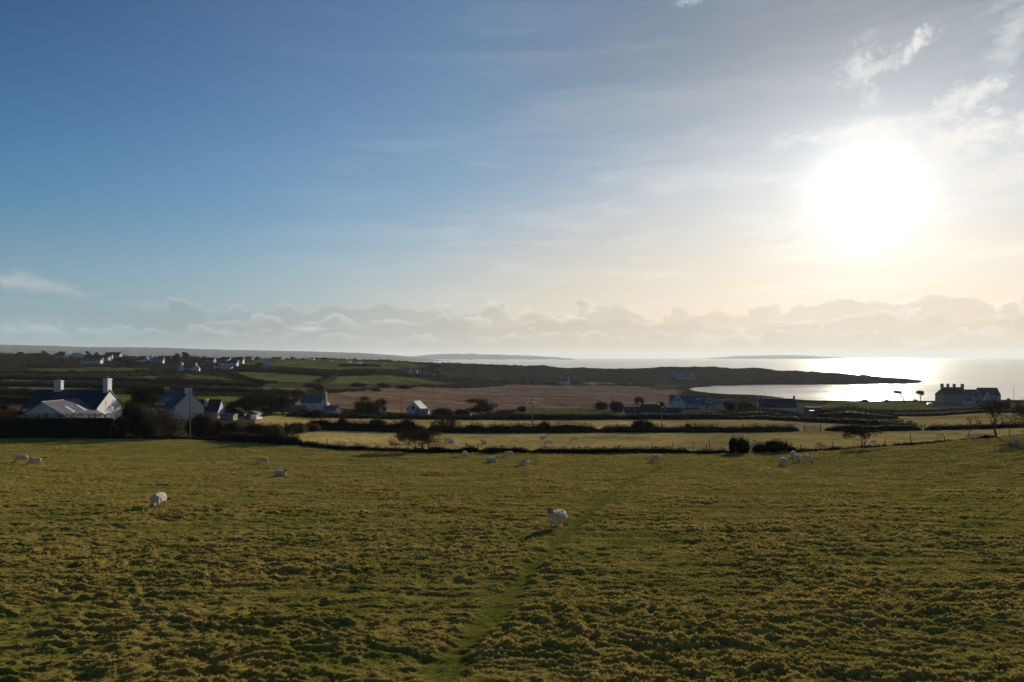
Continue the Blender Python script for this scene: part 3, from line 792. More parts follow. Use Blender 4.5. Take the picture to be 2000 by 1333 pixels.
def leafy_tree(name, label, px, Y, h, w, mat, group=None, seed=None, trunk_h=0.35, lobes=7, flatk=1.0, leanx=0.0, dens=1.0):
    """evergreen or dense tree: trunk with limbs and clumped crown with gaps"""
    seed = seed if seed is not None else int(px * 3 + Y)
    rng = np.random.default_rng(seed); base = at(px, Y, -0.2); e = empty(name, base); tag(e, label, 'tree', group)
    T = Acc(); K = Acc(); ls = lsize(Y)
    top = np.array((leanx * h, 0, h * (trunk_h + .25)))
    mid = top * 0.5 + np.array((leanx * h * -.15, 0, 0))
    tube_np(T, [(0, 0, 0), mid, top], [h * .03, h * .024, h * .012], 6)
    for i in range(lobes):
        a = 2 * PI * i / lobes + rng.uniform(-.4, .4); q = rng.uniform(0.15, 0.62) if i else 0
        c = np.array((math.cos(a) * q * w * .7 + leanx * h * 1.1, math.sin(a) * q * w * .5, h * rng.uniform(trunk_h + .15, .86)))
        if i == 0: c[2] = h * .82
        rr = np.array((w * rng.uniform(.17, .30), w * rng.uniform(.17, .28), h * rng.uniform(.10, .17) * flatk))
        tube_np(T, [mid, (mid + c) / 2 + np.array((0, 0, -.04 * h)), c], [h * .013, h * .009, h * .005], 4)
        n = int(dens * 5.5 * (rr[0] * rr[2] * 4 + rr[0] * rr[1]) / ls ** 2)
        K.add(*leaf_quads(ellip_points(min(n, 5000), c, rr, rng, 1.6), ls, rng), 0)
    link('trunk', T.mesh('trunk', [M_BARK]), e); link('crown', K.mesh('crown', [mat]), e)
    return e

# --- the bank, gorse and hedge along the far edge of the near field
GB = 'hedges and banks between the fields'
hedge('hedge', 'hedge', 'dark solid block of hedge along the near field, right of the tall bare pole', [(428, 118), (470, 115), (530, 111.5), (588, 108)], 1.55, 2.2, M_HEDGE, GB, rag=.16, dens=1.1)
hedge('field_bank', 'bank', 'low scruffy earth bank left of the windswept hawthorn', [(590, 108), (650, 102), (690, 99.5), (760, 97.4), (835, 96.5)], .62, 1.5, M_HEDGE, GB, rag=.5)
hedge('field_bank', 'bank', 'dark gorse-topped bank between the hawthorn and the tallest gorse clump', [(832, 96.6), (870, 96), (940, 95.6)], .8, 1.5, M_GORSE, GB, rag=.5)
hedge('gorse_hedge', 'hedge', 'tallest jagged gorse clump on the field boundary behind two grazing sheep', [(938, 95.6), (975, 95.3), (1040, 95.2)], 1.05, 1.9, M_GORSE, GB, rag=.55)
hedge('field_bank', 'bank', 'long even dark bank across the middle of the boundary', [(1038, 95.2), (1100, 95.1), (1250, 95), (1350, 95)], .82, 1.7, M_HEDGE, GB, rag=.2)
hedge('field_bank', 'bank', 'sunken bank with leaning posts left of the block-shaped ivy bush', [(1348, 95), (1400, 95), (1432, 94.7)], .55, 1.5, M_HEDGE, GB, rag=.5)
hedge('field_bank', 'bank', 'low bank under the twin-stemmed hawthorn', [(1530, 94), (1600, 94), (1680, 94), (1740, 93.9)], .42, 1.3, M_HEDGE, GB, rag=.5)
hedge('field_bank', 'bank', 'thin low bank climbing to the right-hand bare trees', [(1738, 93.9), (1800, 93.5), (1870, 93.2), (1925, 93)], .34, 1.0, M_HEDGE, GB, rag=.5)
bush('ivy_bush', 'bush', 'tall block-shaped ivy bush on the field boundary', 1446, 94.6, 2.9, 2.35, M_EVER, lobes=7, seed=3)
bush('ivy_bush', 'bush', 'spiky top knob of ivy beside the block-shaped bush', 1432, 94.7, 1.2, 2.5, M_EVER, lobes=3, seed=5)
bush('thorn_bush', 'bush', 'dark rounded thorn bush right of the block-shaped ivy', 1513, 94.3, 4.4, 1.85, M_HEDGE, lobes=6, seed=6)
bush('thorn_bush', 'bush', 'ragged thorn bush filling the gap between two dark bushes', 1482, 94.5, 3.0, 1.35, M_HEDGE, lobes=5, dens=.9, core=True, seed=8)
bush('thorn_bush', 'bush', 'small low bush trailing right of the dark thorn bush', 1548, 94.2, 1.8, .85, M_HEDGE, lobes=3, seed=9)
bush('thorn_bush', 'bush', 'little leaning shrub in the second field left of the twin-stemmed hawthorn', 1602, 99, 1.4, 1.1, M_BROWN, lobes=2, dens=.5, core=False, seed=10)
bush('bracken_clump', 'bracken', 'rust-brown bracken heap at the foot of the bare tree', 1925, 93, 1.6, .62, M_RUST, lobes=3, seed=11)
bush('bracken_clump', 'bracken', 'small rusty bracken heap between two grazing sheep and the bare tree', 1938, 93, 1.0, .4, M_RUST, lobes=2, seed=12)

tree('hawthorn', 'windswept hawthorn leaning left over the boundary bank', 830, 96.5, 3.3, .15, (-.75, 0, .05), flat=2.75, depth=7, seed=12, spread=.8, first=.36, lean=(-.2, 0), stems=3, leaves=2300, leafmat_=M_HEDGE, up=.25, kids=(2, 3), decay=.80)
tree('hawthorn', 'twin-stemmed windswept hawthorn with flat fine brown crown', 1686, 95.5, 3.1, .10, (-.6, 0, .03), flat=2.6, depth=7, seed=24, spread=.75, first=.42, lean=(-.1, 0), stems=2, leaves=120, leafmat_=M_BROWN, up=.35, decay=.78, twigmat=M_BROWN)
tree('bare_tree', 'brushy upright bare tree on the boundary near the right edge', 1945, 92.8, 6.0, .17, (0.0, 0, .12), depth=6, seed=37, spread=.5, first=.26, leaves=1500, leafmat_=M_HEDGE, up=.6, twigmat=M_BROWN)
tree('bare_tree', 'large windblown bare tree reaching in from the right edge', 2045, 90, 7.2, .20, (-.7, 0, .05), flat=6.3, depth=6, seed=46, spread=.55, first=.3, lean=(-.35, 0), leaves=700, leafmat_=M_HEDGE, up=.3)
tree('bare_tree', 'thin bare sapling behind the sheep at the right', 1890, 94.5, 3.4, .05, (-.1, 0, 0), depth=4, seed=57, spread=.35, first=.34, up=.8, twigmat=M_BROWN)
tree('hawthorn', 'dark hawthorn growing out of the hedge right of the bare pole', 560, 113, 4.2, .16, (-.7, 0, 0), flat=3.5, depth=6, seed=68, spread=.6, first=.3, stems=2, leaves=2500, up=.2)
tree('hawthorn', 'dark hawthorn in the second hedge with one limb leaning left', 874, 153, 4.3, .22, (-.5, 0, 0), depth=6, seed=79, spread=.6, first=.28, stems=2, leaves=1800, up=.3)

# --- second hedge line
hedge('hedge', 'hedge', 'ragged second hedge, left part below the white cottage', [(596, 160), (650, 158), (760, 155), (835, 154)], 2.2, 3.0, M_HEDGE, GB, rag=.5)
hedge('hedge', 'hedge', 'second hedge, middle part below the pole with crossarms', [(833, 154), (950, 153), (1060, 154), (1170, 155)], 1.9, 2.8, M_HEDGE, GB, rag=.35)
hedge('hedge', 'hedge', 'second hedge, long dark part ending at the field gate', [(1168, 155), (1300, 156), (1430, 158), (1560, 162)], 1.55, 2.6, M_HEDGE, GB, rag=.3)
hedge('hedge', 'hedge', 'broad brown hedge right of the field gate', [(1612, 162), (1680, 161), (1740, 160), (1798, 159)], 1.5, 2.8, M_HEDGE, GB, rag=.3)
hedge('hedge', 'hedge', 'straight low hedge behind the right-hand sheep', [(1807, 159), (1880, 158), (1960, 158), (2100, 157)], 1.25, 2.0, M_HEDGE, GB, rag=.15)
hedge('hedge', 'hedge', 'diagonal brown hedge running down to the gate gap', [(1500, 236), (1570, 224), (1650, 205), (1740, 182), (1790, 168)], 1.7, 3.2, M_HEDGE, GB, rag=.35)
for i_, (px_, Y_, w_, h_) in enumerate([(668, 157, 3.2, 3.3), (740, 155.5, 5.0, 3.0), (795, 154.5, 4.0, 3.1), (1065, 154.5, 4.2, 2.6), (1252, 155.5, 6.5, 2.9), (1345, 157, 2.4, 2.0)]):
    lab = ['round bush at the left end of the second hedge', 'wide dark bush in the second hedge under the bare orchard trees', 'dark bush directly left of the leaning hawthorn in the second hedge',
           'scruffy bush in the second hedge near the pole with crossarms', 'broad dome-shaped bush in the middle of the second hedge', 'small pointed bush in the second hedge right of the dome-shaped one'][i_]
    bush('hedge_bush', 'bush', lab, px_, Y_, w_, h_, M_HEDGE, seed=100 + i_)
# --- third hedge line, below the cottages
hedge('hedge', 'hedge', 'third hedge below the slate-roofed white cottage', [(560, 215), (640, 221), (740, 224)], 1.6, 3.4, M_HEDGE, GB, rag=.4)
hedge('hedge', 'hedge', 'third hedge below the small white gabled cottage', [(738, 224), (860, 228), (990, 230)], 1.6, 3.4, M_HEDGE, GB, rag=.3)
hedge('hedge', 'hedge', 'third hedge, long straight middle part', [(988, 230), (1110, 231), (1215, 232)], 2.1, 3.4, M_HEDGE, GB, rag=.2)
hedge('hedge', 'hedge', 'third hedge in front of the long low dark-roofed house', [(1213, 232), (1330, 234), (1420, 238)], 2.2, 3.8, M_HEDGE, GB, rag=.2)
hedge('scrub_belt', 'scrub', 'deep belt of brown willow scrub in front of the long dark roof', [(1400, 262), (1480, 262), (1560, 258)], 4.6, 16, M_HEDGE, GB, rag=.5, leafk=1.0)
hedge('scrub_belt', 'scrub', 'large rounded belt of scrub left of the big seaside house', [(1590, 275), (1660, 268), (1752, 262)], 4.9, 18, M_HEDGE, GB, rag=.4, leafk=1.0)
hedge('scrub_belt', 'scrub', 'lower skirt of dark scrub under the willow belt', [(1410, 240), (1500, 244), (1600, 246)], 2.0, 7, M_HEDGE, GB, rag=.3)
hedge('hedge', 'hedge', 'dark hedge line below the big seaside house', [(1745, 310), (1850, 312), (1960, 314), (2100, 314)], 1.5, 3.0, M_HEDGE, GB, rag=.25)
hedge('hedge', 'hedge', 'faint hedge on the slope in front of the big seaside house', [(1700, 400), (1800, 415), (2000, 420)], 1.4, 3.0, M_SCRUB, GB, rag=.3)
for i_, (px_, Y_, w_, h_, lab) in enumerate([
    (1172, 330, 8.0, 4.0, 'isolated dome of scrub on the heath behind the third hedge'),
    (1205, 300, 8.0, 5.0, 'dark bush beside the left end of the long low house'),
    (1248, 420, 8.0, 4.6, 'rounded bush left of the white double-gabled house'),
    (1290, 385, 5, 2.6, 'low bush in front of the white double-gabled house'),
    (1428, 335, 8, 4.4, 'dark thicket right of the white double-gabled house'),
    (1455, 320, 10, 5.0, 'tall brown thicket left of the long dark roof'),
    (720, 252, 9.0, 4.9, 'dark bushy mass left of the small white gabled cottage'),
    (865, 250, 10, 3.1, 'low dark bush right of the small white gabled cottage'),
    (900, 252, 7, 2.6, 'low dark bush below the wind-bent pine'),
    (1020, 300, 5, 2.6, 'thin scrub left of the pole with crossarms'),
    (618, 215, 7, 2.6, 'bush in front of the slate-roofed white cottage'),
    (590, 222, 5, 2.2, 'dark bush below the pale green lean-to'),
    (505, 480, 11, 4.8, 'lone dark bush on the brown slope left of the heath'),
    (610, 500, 16, 3.0, 'long low thorn patch at the edge of the heath'),
    (625, 470, 8, 3.2, 'dark thorn patch where the hedge meets the heath'),
    (700, 560, 15, 3.4, 'green-brown bush patch below the pale pasture'),
    (750, 580, 13, 4.0, 'reddish bush patch below the pale pasture'),
    (735, 520, 9, 2.4, 'low reddish bush at the top of the heath'),
    (790, 600, 22, 3.2, 'wide low bush patch below the dark scrub hill')]):
    bush('thicket', 'bush', lab, px_, Y_, w_, h_, M_HEDGE if i_ % 3 else M_GORSE, seed=200 + i_, lobes=6)

# --- garden hedges and shrubs round the nearest house
hedge('garden_hedge', 'hedge', 'tall clipped black hedge in front of the nearest house', [(-60, 125), (0, 125), (70, 124.5), (136, 124)], 3.7, 3.0, M_EVER, None, clipped=True, rag=.3)
hedge('garden_hedge', 'hedge', 'clipped brown hedge in front of the lean-to roof', [(140, 123.5), (180, 123), (217, 122.5)], 3.8, 2.4, M_HEDGE, None, clipped=True, rag=.8)
hedge('dry_stone_bank', 'bank', 'overgrown stone bank along the foot of the garden hedge', [(-80, 121), (60, 121), (200, 120.4), (300, 119.8), (372, 119)], .55, 1.3, M_GORSE, None, rag=.5)
hedge('dry_stone_bank', 'bank', 'low dark bank between the bare pole and the block of hedge', [(370, 119), (400, 118.5), (430, 118)], .6, 1.2, M_GORSE, None, rag=.5)
GS = 'shrubs and trees round the nearest house'
for i_, (px_, Y_, w_, h_, m_, lab, dn, co) in enumerate([
    (236, 123, 3.6, 4.2, M_HEDGE, 'round dark shrub at the corner of the tall white gable', 1, 1),
    (222, 122, 2.6, 2.6, M_RUST, 'low reddish shrub below the tall white gable', 1, 1),
    (266, 128, 6.0, 5.9, M_EVER, 'large dark evergreen shrub right of the tall white gable', 1, 1),
    (285, 124, 4.6, 3.1, M_HEDGE, 'low dark shrub behind the stone bank', 1, 1),
    (312, 124, 5.5, 5.6, M_BROWN, 'brown bare shrub with fine upright twigs', .55, 0),
    (340, 123, 4.6, 4.6, M_BROWN, 'brown bare shrub just left of the tall pole', .55, 0),
    (392, 126, 5.6, 4.6, M_BROWN, 'round brown bush right of the tall pole', 1, 1),
    (415, 128, 4.0, 3.4, M_HEDGE, 'dark bush behind the round brown bush', 1, 1),
    (455, 130, 6.0, 2.8, M_GORSE, 'olive scrub patch right of the round brown bush', 1, 1),
    (500, 128, 6.5, 2.6, M_HEDGE, 'brown scrub patch behind the block of hedge', 1, 1),
    (470, 121, 4.0, 1.3, M_RUST, 'orange bracken strip behind the block of hedge', 1, 1),
    (500, 119, 4.0, 1.2, M_RUST, 'small orange bracken patch above the block of hedge', 1, 1),
    (535, 124, 5.0, 2.6, M_HEDGE, 'dark scrub below the leaning hawthorn', 1, 1),
    (20, 138, 6.5, 4.6, M_RUST, 'rusty bush at the left edge beside the white gable', 1, 1),
    (4, 150, 6.5, 5.5, M_HEDGE, 'dark bush at the left edge behind the rusty one', 1, 1),
    (578, 140, 6.0, 2.2, M_BROWN, 'brown bramble patch at the end of the second field', 1, 1),
    (610, 150, 4.0, 1.8, M_RUST, 'reddish bramble patch in the corner of the third field', 1, 1)]):
    bush('garden_shrub', 'shrub', lab, px_, Y_, w_, h_, m_, GS, seed=300 + i_, dens=dn, core=bool(co))
tree('bare_tree', 'bare garden tree left of the tall pole', 318, 127, 6.5, .14, (-.15, 0, 0), depth=6, seed=91, spread=.5, first=.25, stems=2, up=.6, twigmat=M_BROWN)
leafy_tree('conifer', 'dark spreading conifer behind the nearest house', 286, 165, 9.6, 9.0, M_EVER, lobes=10, trunk_h=.15)
leafy_tree('conifer', 'dark conifer right beside the slate gable house', 262, 172, 6.6, 6.0, M_EVER, lobes=7, trunk_h=.15)
for i_, (px_, Y_, h_, w_, lab) in enumerate([
    (487, 208, 6.6, 8, 'dark evergreen clump behind the small boat shed'), (520, 214, 7.2, 10, 'broad dark evergreen right of the boat shed'),
    (552, 220, 6.4, 9, 'dark evergreen left of the pale green lean-to'), (455, 205, 4.5, 7, 'low dark evergreen above the boat shed roof')]):
    leafy_tree('evergreen_tree', lab, px_, Y_, h_, w_, M_EVER, 'evergreens round the boat shed', lobes=9, trunk_h=.0, dens=1.3)
tree('bare_tree', 'bare round-crowned tree left of the small white gabled cottage', 745, 248, 7.6, .22, (-.1, 0, 0), depth=6, seed=101, spread=.62, first=.25, stems=2, leaves=900, leafmat_=M_RUST, up=.4, twigmat=M_BROWN)
leafy_tree('bare_tree', 'dark crowned tree left of the bare round-crowned one', 712, 246, 6.8, 9.0, M_HEDGE, lobes=9, trunk_h=.05)
leafy_tree('pine_tree', 'wind-bent dark pine on the edge of the heath', 938, 256, 6.6, 11, M_EVER, lobes=11, trunk_h=.1, leanx=.08)
tree('bare_tree', 'small bare tree at the corner of the white cottage', 820, 238, 3.6, .12, (-.3, 0, 0), depth=5, seed=111, spread=.5, first=.3, up=.5)
leafy_tree('cypress', 'windblown cypress leaning left against the shining bay', 1768, 560, 11.5, 8, M_EVER, lobes=5, trunk_h=.62, flatk=.75, leanx=-.42, dens=1.6)
leafy_tree('cypress', 'flat layered cypress left of the big seaside house', 1798, 560, 11.5, 8.5, M_EVER, lobes=5, trunk_h=.5, flatk=.8, leanx=.02, dens=1.6)
for i_, (px_, w_, h_, lab) in enumerate([(1690, 10, 3.0, 'low arched shrub on the shore below the sun glitter'), (1731, 5, 2.5, 'small flat shrub on the shore left of the leaning cypress'), (1788, 5, 2.2, 'tiny shrub between the two cypresses'), (1970, 4, 3.0, 'low shrub on the shore right of the big house')]):
    bush('shore_shrub', 'shrub', lab, px_, 600, w_, h_, M_HEDGE, 'shrubs along the shore', seed=400 + i_, lobes=3)
# --- distant trees along the left ridge and village
for i_, (px_, Y_, h_, w_, lab) in enumerate([
    (172, 930, 8, 9, 'dark square-topped tree on the skyline above the village'), (189, 930, 7.5, 9, 'dark round tree on the skyline right of the square-topped one'),
    (205, 900, 5, 8, 'low tree beside the village skyline roofs'), (118, 960, 6, 12, 'dark skyline tree left of the village'), (85, 980, 6.5, 14, 'broad dark tree on the left skyline'),
    (40, 970, 5, 12, 'low dark tree on the far left skyline'), (345, 880, 9, 14, 'dark tree clump on the skyline above the gabled white house'), (362, 900, 10.5, 10, 'mushroom-shaped tree standing above the skyline'),
    (330, 840, 7, 10, 'dark tree left of the gabled white house'), (400, 860, 6.5, 16, 'long dark tree clump right of the mushroom-shaped tree'), (438, 880, 6, 10, 'dark tree on the skyline right of the long clump'),
    (455, 800, 6, 12, 'dark tree above the white farm row'), (502, 1020, 6, 7, 'small round tree standing alone on the skyline'), (571, 1120, 5, 6, 'tiny round tree on the skyline above the green field'),
    (300, 820, 5, 12, 'low tree clump between the village houses'), (240, 830, 6, 16, 'dark tree clump in the middle of the village'), (258, 760, 6, 14, 'dark tree clump below the village'), (385, 720, 5.5, 12, 'dark tree behind the gabled white house'),
    (340, 640, 6, 8, 'reddish tree left below the gabled white house'), (508, 770, 6, 12, 'dark tree beside the small sunlit house')]):
    leafy_tree('ridge_tree', lab, px_, Y_, h_, w_, M_GORSE if i_ % 2 else M_HEDGE, 'trees on the village ridge', lobes=8, trunk_h=-.1 if i_ != 7 else .2, dens=1.6, flatk=1.9)

# --- hedgerows of the distant fields (pixel column, pixel row of the base, nearest depth, farthest depth)
def far_hedge(label, pts, y0, y1, h, w, mat=None):
    line = []
    for px, py in pts:
        p = hit(px, py, y0, y1); line.append((px, p.y))
    hedge('hedgerow', 'hedge', label, line, h, w, mat or M_HEDGE, 'hedgerows of the distant fields', rag=.45)
far_hedge('thin hedgerow below the topmost green field of the left slope', [(-30, 729), (100, 731), (170, 731), (250, 729), (335, 724)], 480, 800, 2.6, 4)
far_hedge('dark hedgerow second from the top on the left slope', [(-30, 741), (60, 742), (200, 744), (300, 746)], 380, 700, 3.0, 6)
far_hedge('dark hedgerow third from the top, running behind the chimneys', [(-30, 755), (100, 756), (200, 758), (330, 762)], 280, 600, 2.6, 6)
far_hedge('hedgerow right of the nearest house leading to the brown slope', [(330, 762), (420, 764), (520, 768), (600, 772)], 260, 560, 2.4, 7)
far_hedge('scrubby hedgerow between the left slope and the brown slope', [(300, 747), (380, 750), (450, 754), (510, 757)], 320, 640, 3.0, 10)
far_hedge('diagonal hedgerow running down from the white farm row', [(425, 724), (455, 734), (480, 743), (500, 749)], 380, 800, 2.8, 5)
far_hedge('long dark hedgerow under the skyline pasture', [(450, 725), (560, 729), (640, 735), (700, 734)], 480, 860, 4.2, 9)
far_hedge('dark hedgerow continuing right above the pale pasture', [(700, 734), (770, 733), (870, 737)], 480, 900, 4.2, 9)
far_hedge('short diagonal hedgerow left of the pale pasture', [(655, 735), (640, 743), (622, 748)], 430, 860, 2.6, 5)
far_hedge('hedgerow inside the skyline pasture', [(660, 716), (700, 716), (742, 717)], 700, 1100, 3.0, 8)
far_hedge('hedgerow at the bottom edge of the left bright field', [(-30, 772), (60, 774), (110, 776)], 200, 400, 3.2, 6)
far_hedge('hedgerow by the rusty bush at the far left', [(-30, 786), (50, 788), (100, 790)], 170, 320, 2.6, 5)
def line_hedge(label, line, h, w, mat=None): hedge('hedgerow', 'hedge', label, line, h, w, mat or M_HEDGE, 'hedgerows of the distant fields', rag=.6)
line_hedge('skyline hedgerow above the green pasture', [(515, 1130), (600, 1145), (700, 1150)], 3.0, 6)
line_hedge('skyline hedgerow above the sea, right of the tiny white caravans', [(700, 1150), (780, 1170), (900, 1240)], 3.2, 6)
line_hedge('dark scrub along the crest left of the sea', [(895, 1150), (950, 1180), (1010, 1220)], 2.2, 10)

# --- rough scrub covering the hills: nobody could count it
def scrub_mass(name, region, n, size, y0, y1, seed, mat, hmax):
    rng = np.random.default_rng(seed); us = rng.uniform((region[0] - 1000) / F, (region[1] - 1000) / F, n * 3)
    ys = np.exp(rng.uniform(math.log(y0), math.log(y1), n * 3)); X = us * ys; Y = ys
    dn = fbm(X / 45, Y / 60, seed, 4); keep = dn > region[2]
    c = cover(X, Y); keep &= (c[:, 1] < 0.056) & (c[:, 0] < 0.06)
    Z = ground_z(X, Y); keep &= Z > 0.8
    X, Y, Z, dn = X[keep][:n], Y[keep][:n], Z[keep][:n], dn[keep][:n]
    A = Acc(); reps = 22
    P = np.repeat(np.stack([X, Y, Z], -1), reps, 0); h = np.repeat(hmax * (0.4 + dn) * rng.uniform(.5, 1.2, len(X)), reps)
    v = rng.normal(size=P.shape); v /= np.linalg.norm(v, axis=1)[:, None]; v[:, 2] = np.abs(v[:, 2])
    P = P + v * np.stack([h * 1.3, h * 1.3, h * .85], -1) * rng.uniform(.6, 1, (len(P), 1))
    A.add(*leaf_quads(P, size, rng), 0)
    tag(link(name, A.mesh(name, [mat])), kind='stuff')
scrub_mass('ridge_scrub', (-40, 540, -.35), 2600, 1.5, 540, 1120, 501, M_SCRUB, 4.0)
scrub_mass('hill_scrub', (560, 1300, -.1), 1500, 1.5, 820, 1320, 503, M_SCRUB, 2.2)
scrub_mass('slope_scrub', (-40, 700, -.05), 900, .75, 190, 560, 505, M_SCRUB, 1.3)
scrub_mass('headland_scrub', (1280, 1790, .05), 500, 1.3, 1010, 1350, 507, M_SCRUB, 0.8)
scrub_mass('shore_scrub', (1380, 2050, -.1), 700, .9, 330, 640, 509, M_SCRUB, 1.1)
# ------------------------------------------------------------------ buildings
M_WHITE = plain('white_render', (0.43, 0.43, 0.42), 0.85, 0.2, 0.10, 1.2, 0.15)
M_CREAM = plain('cream_render', (0.36, 0.35, 0.32), 0.85, 0.2, 0.12, 1.2, 0.15)
M_GREYW = plain('grey_render', (0.26, 0.26, 0.28), 0.9, 0.15, 0.15, 1.0)
M_STONEW = plain('dark_stone_wall', (0.20, 0.18, 0.165), 0.95, 0.1, 0.25, 1.5, 0.3)
def slate(name, col, rough=0.6):
    m_, g, o = newmat(name)
    tc = g.node('ShaderNodeTexCoord'); br = g.node('ShaderNodeTexBrick')
    g.l.new(tc.outputs['UV'], br.inputs[0])
    br.inputs['Scale'].default_value = 1.0; br.inputs['Brick Width'].default_value = 0.5; br.inputs['Row Height'].default_value = 0.28
    br.inputs['Mortar Size'].default_value = 0.012
    br.inputs['Color1'].default_value = tuple(c * 1.15 for c in col) + (1,); br.inputs['Color2'].default_value = tuple(c * 0.8 for c in col) + (1,)
    br.inputs['Mortar'].default_value = tuple(c * 0.45 for c in col) + (1,)
    n = g.noise(tc.outputs['Object'], 0.8, 5.0, 0.6)
    c = g.sc(br.outputs['Color'], g.lin(n, 0.3, 0.7, 0.75, 1.25))
    pbsdf(g, o, c, rough, 0.35)
    return m_
M_SLATE = slate('slate_purple_grey', (0.085, 0.08, 0.098)); M_SLATED = slate('slate_dark', (0.030, 0.033, 0.042)); M_SLATEB = slate('slate_blue', (0.055, 0.075, 0.10))
M_SLATEG = slate('slate_grey', (0.11, 0.12, 0.135)); M_PALER = slate('pale_roof', (0.42, 0.43, 0.42)); M_BROWNR = slate('brown_roof', (0.045, 0.033, 0.028))
M_GREENR = plain('green_sheet', (0.10, 0.17, 0.15), 0.6, 0.3)
M_GLASS = plain('window_glass', (0.02, 0.03, 0.045), 0.12, 0.6, 0.05)
M_FRAME = plain('window_frame', (0.7, 0.7, 0.68), 0.6, 0.3, 0.03)
M_FRAMED = plain('brown_window_frame', (0.09, 0.04, 0.03), 0.6, 0.3, 0.03)
M_POT = plain('chimney_pot', (0.22, 0.10, 0.055), 0.8, 0.2)
M_SKYL = plain('roof_light', (0.45, 0.50, 0.56), 0.12, 0.7, 0.05)
M_WOOD = plain('weathered_wood', (0.11, 0.10, 0.085), 0.9, 0.1, 0.3, 4.0)
M_METAL = plain('grey_metal', (0.25, 0.26, 0.27), 0.45, 0.5, 0.1)
M_CERAM = plain('ceramic', (0.75, 0.75, 0.72), 0.3, 0.5, 0.05)
M_PAINTW = plain('white_car_paint', (0.75, 0.75, 0.75), 0.25, 0.6, 0.03)
M_PAINTB = plain('blue_car_paint', (0.03, 0.08, 0.16), 0.25, 0.6, 0.03)
M_TYRE = plain('tyre', (0.02, 0.02, 0.02), 0.9, 0.1, 0.05)

class MB:
    def __init__(s): s.V = []; s.F = []; s.uv = []
    def quad(s, a, b, c, d, uv=None):
        n = len(s.V); s.V += [tuple(a), tuple(b), tuple(c), tuple(d)]; s.F.append((n, n + 1, n + 2, n + 3))
        s.uv += uv or [(0, 0), (1, 0), (1, 1), (0, 1)]
    def tri(s, a, b, c):
        n = len(s.V); s.V += [tuple(a), tuple(b), tuple(c)]; s.F.append((n, n + 1, n + 2)); s.uv += [(0, 0), (1, 0), (1, 1)]
    def poly(s, pts):
        n = len(s.V); s.V += [tuple(p) for p in pts]; s.F.append(tuple(range(n, n + len(pts)))); s.uv += [(p[0], p[2]) for p in pts]
    def box(s, x0, x1, y0, y1, z0, z1):
        P = [(x, y, z) for z in (z0, z1) for y in (y0, y1) for x in (x0, x1)]
        for f in ((0, 2, 3, 1), (4, 5, 7, 6), (0, 1, 5, 4), (2, 6, 7, 3), (0, 4, 6, 2), (1, 3, 7, 5)): s.quad(*[P[i] for i in f])
    def build(s, name, mat, parent=None):
        me = bpy.data.meshes.new(name); me.from_pydata(s.V, [], s.F); me.materials.append(mat)
        uvl = me.uv_layers.new(name='uv'); uvl.data.foreach_set('uv', np.array(s.uv, np.float32).ravel()[:len(me.loops) * 2])
        me.update(); return link(name, me, parent)
def roof_slab(mb, e0, e1, r1, r0, t=0.14):
    """a pitched roof plane with thickness: eaves e0-e1, ridge r1-r0, uv in metres"""
    e0, e1, r1, r0 = [Vector(v) for v in (e0, e1, r1, r0)]
    L = (e1 - e0).length; H = (r0 - e0).length; d = Vector((0, 0, t))
    mb.quad(e0 + d, e1 + d, r1 + d, r0 + d, [(0, 0), (L, 0), (L, H), (0, H)])
    mb.quad(e0, r0, r1, e1); mb.quad(e0, e1, e1 + d, e0 + d); mb.quad(e1, r1, r1 + d, e1 + d); mb.quad(r0, e0, e0 + d, r0 + d)
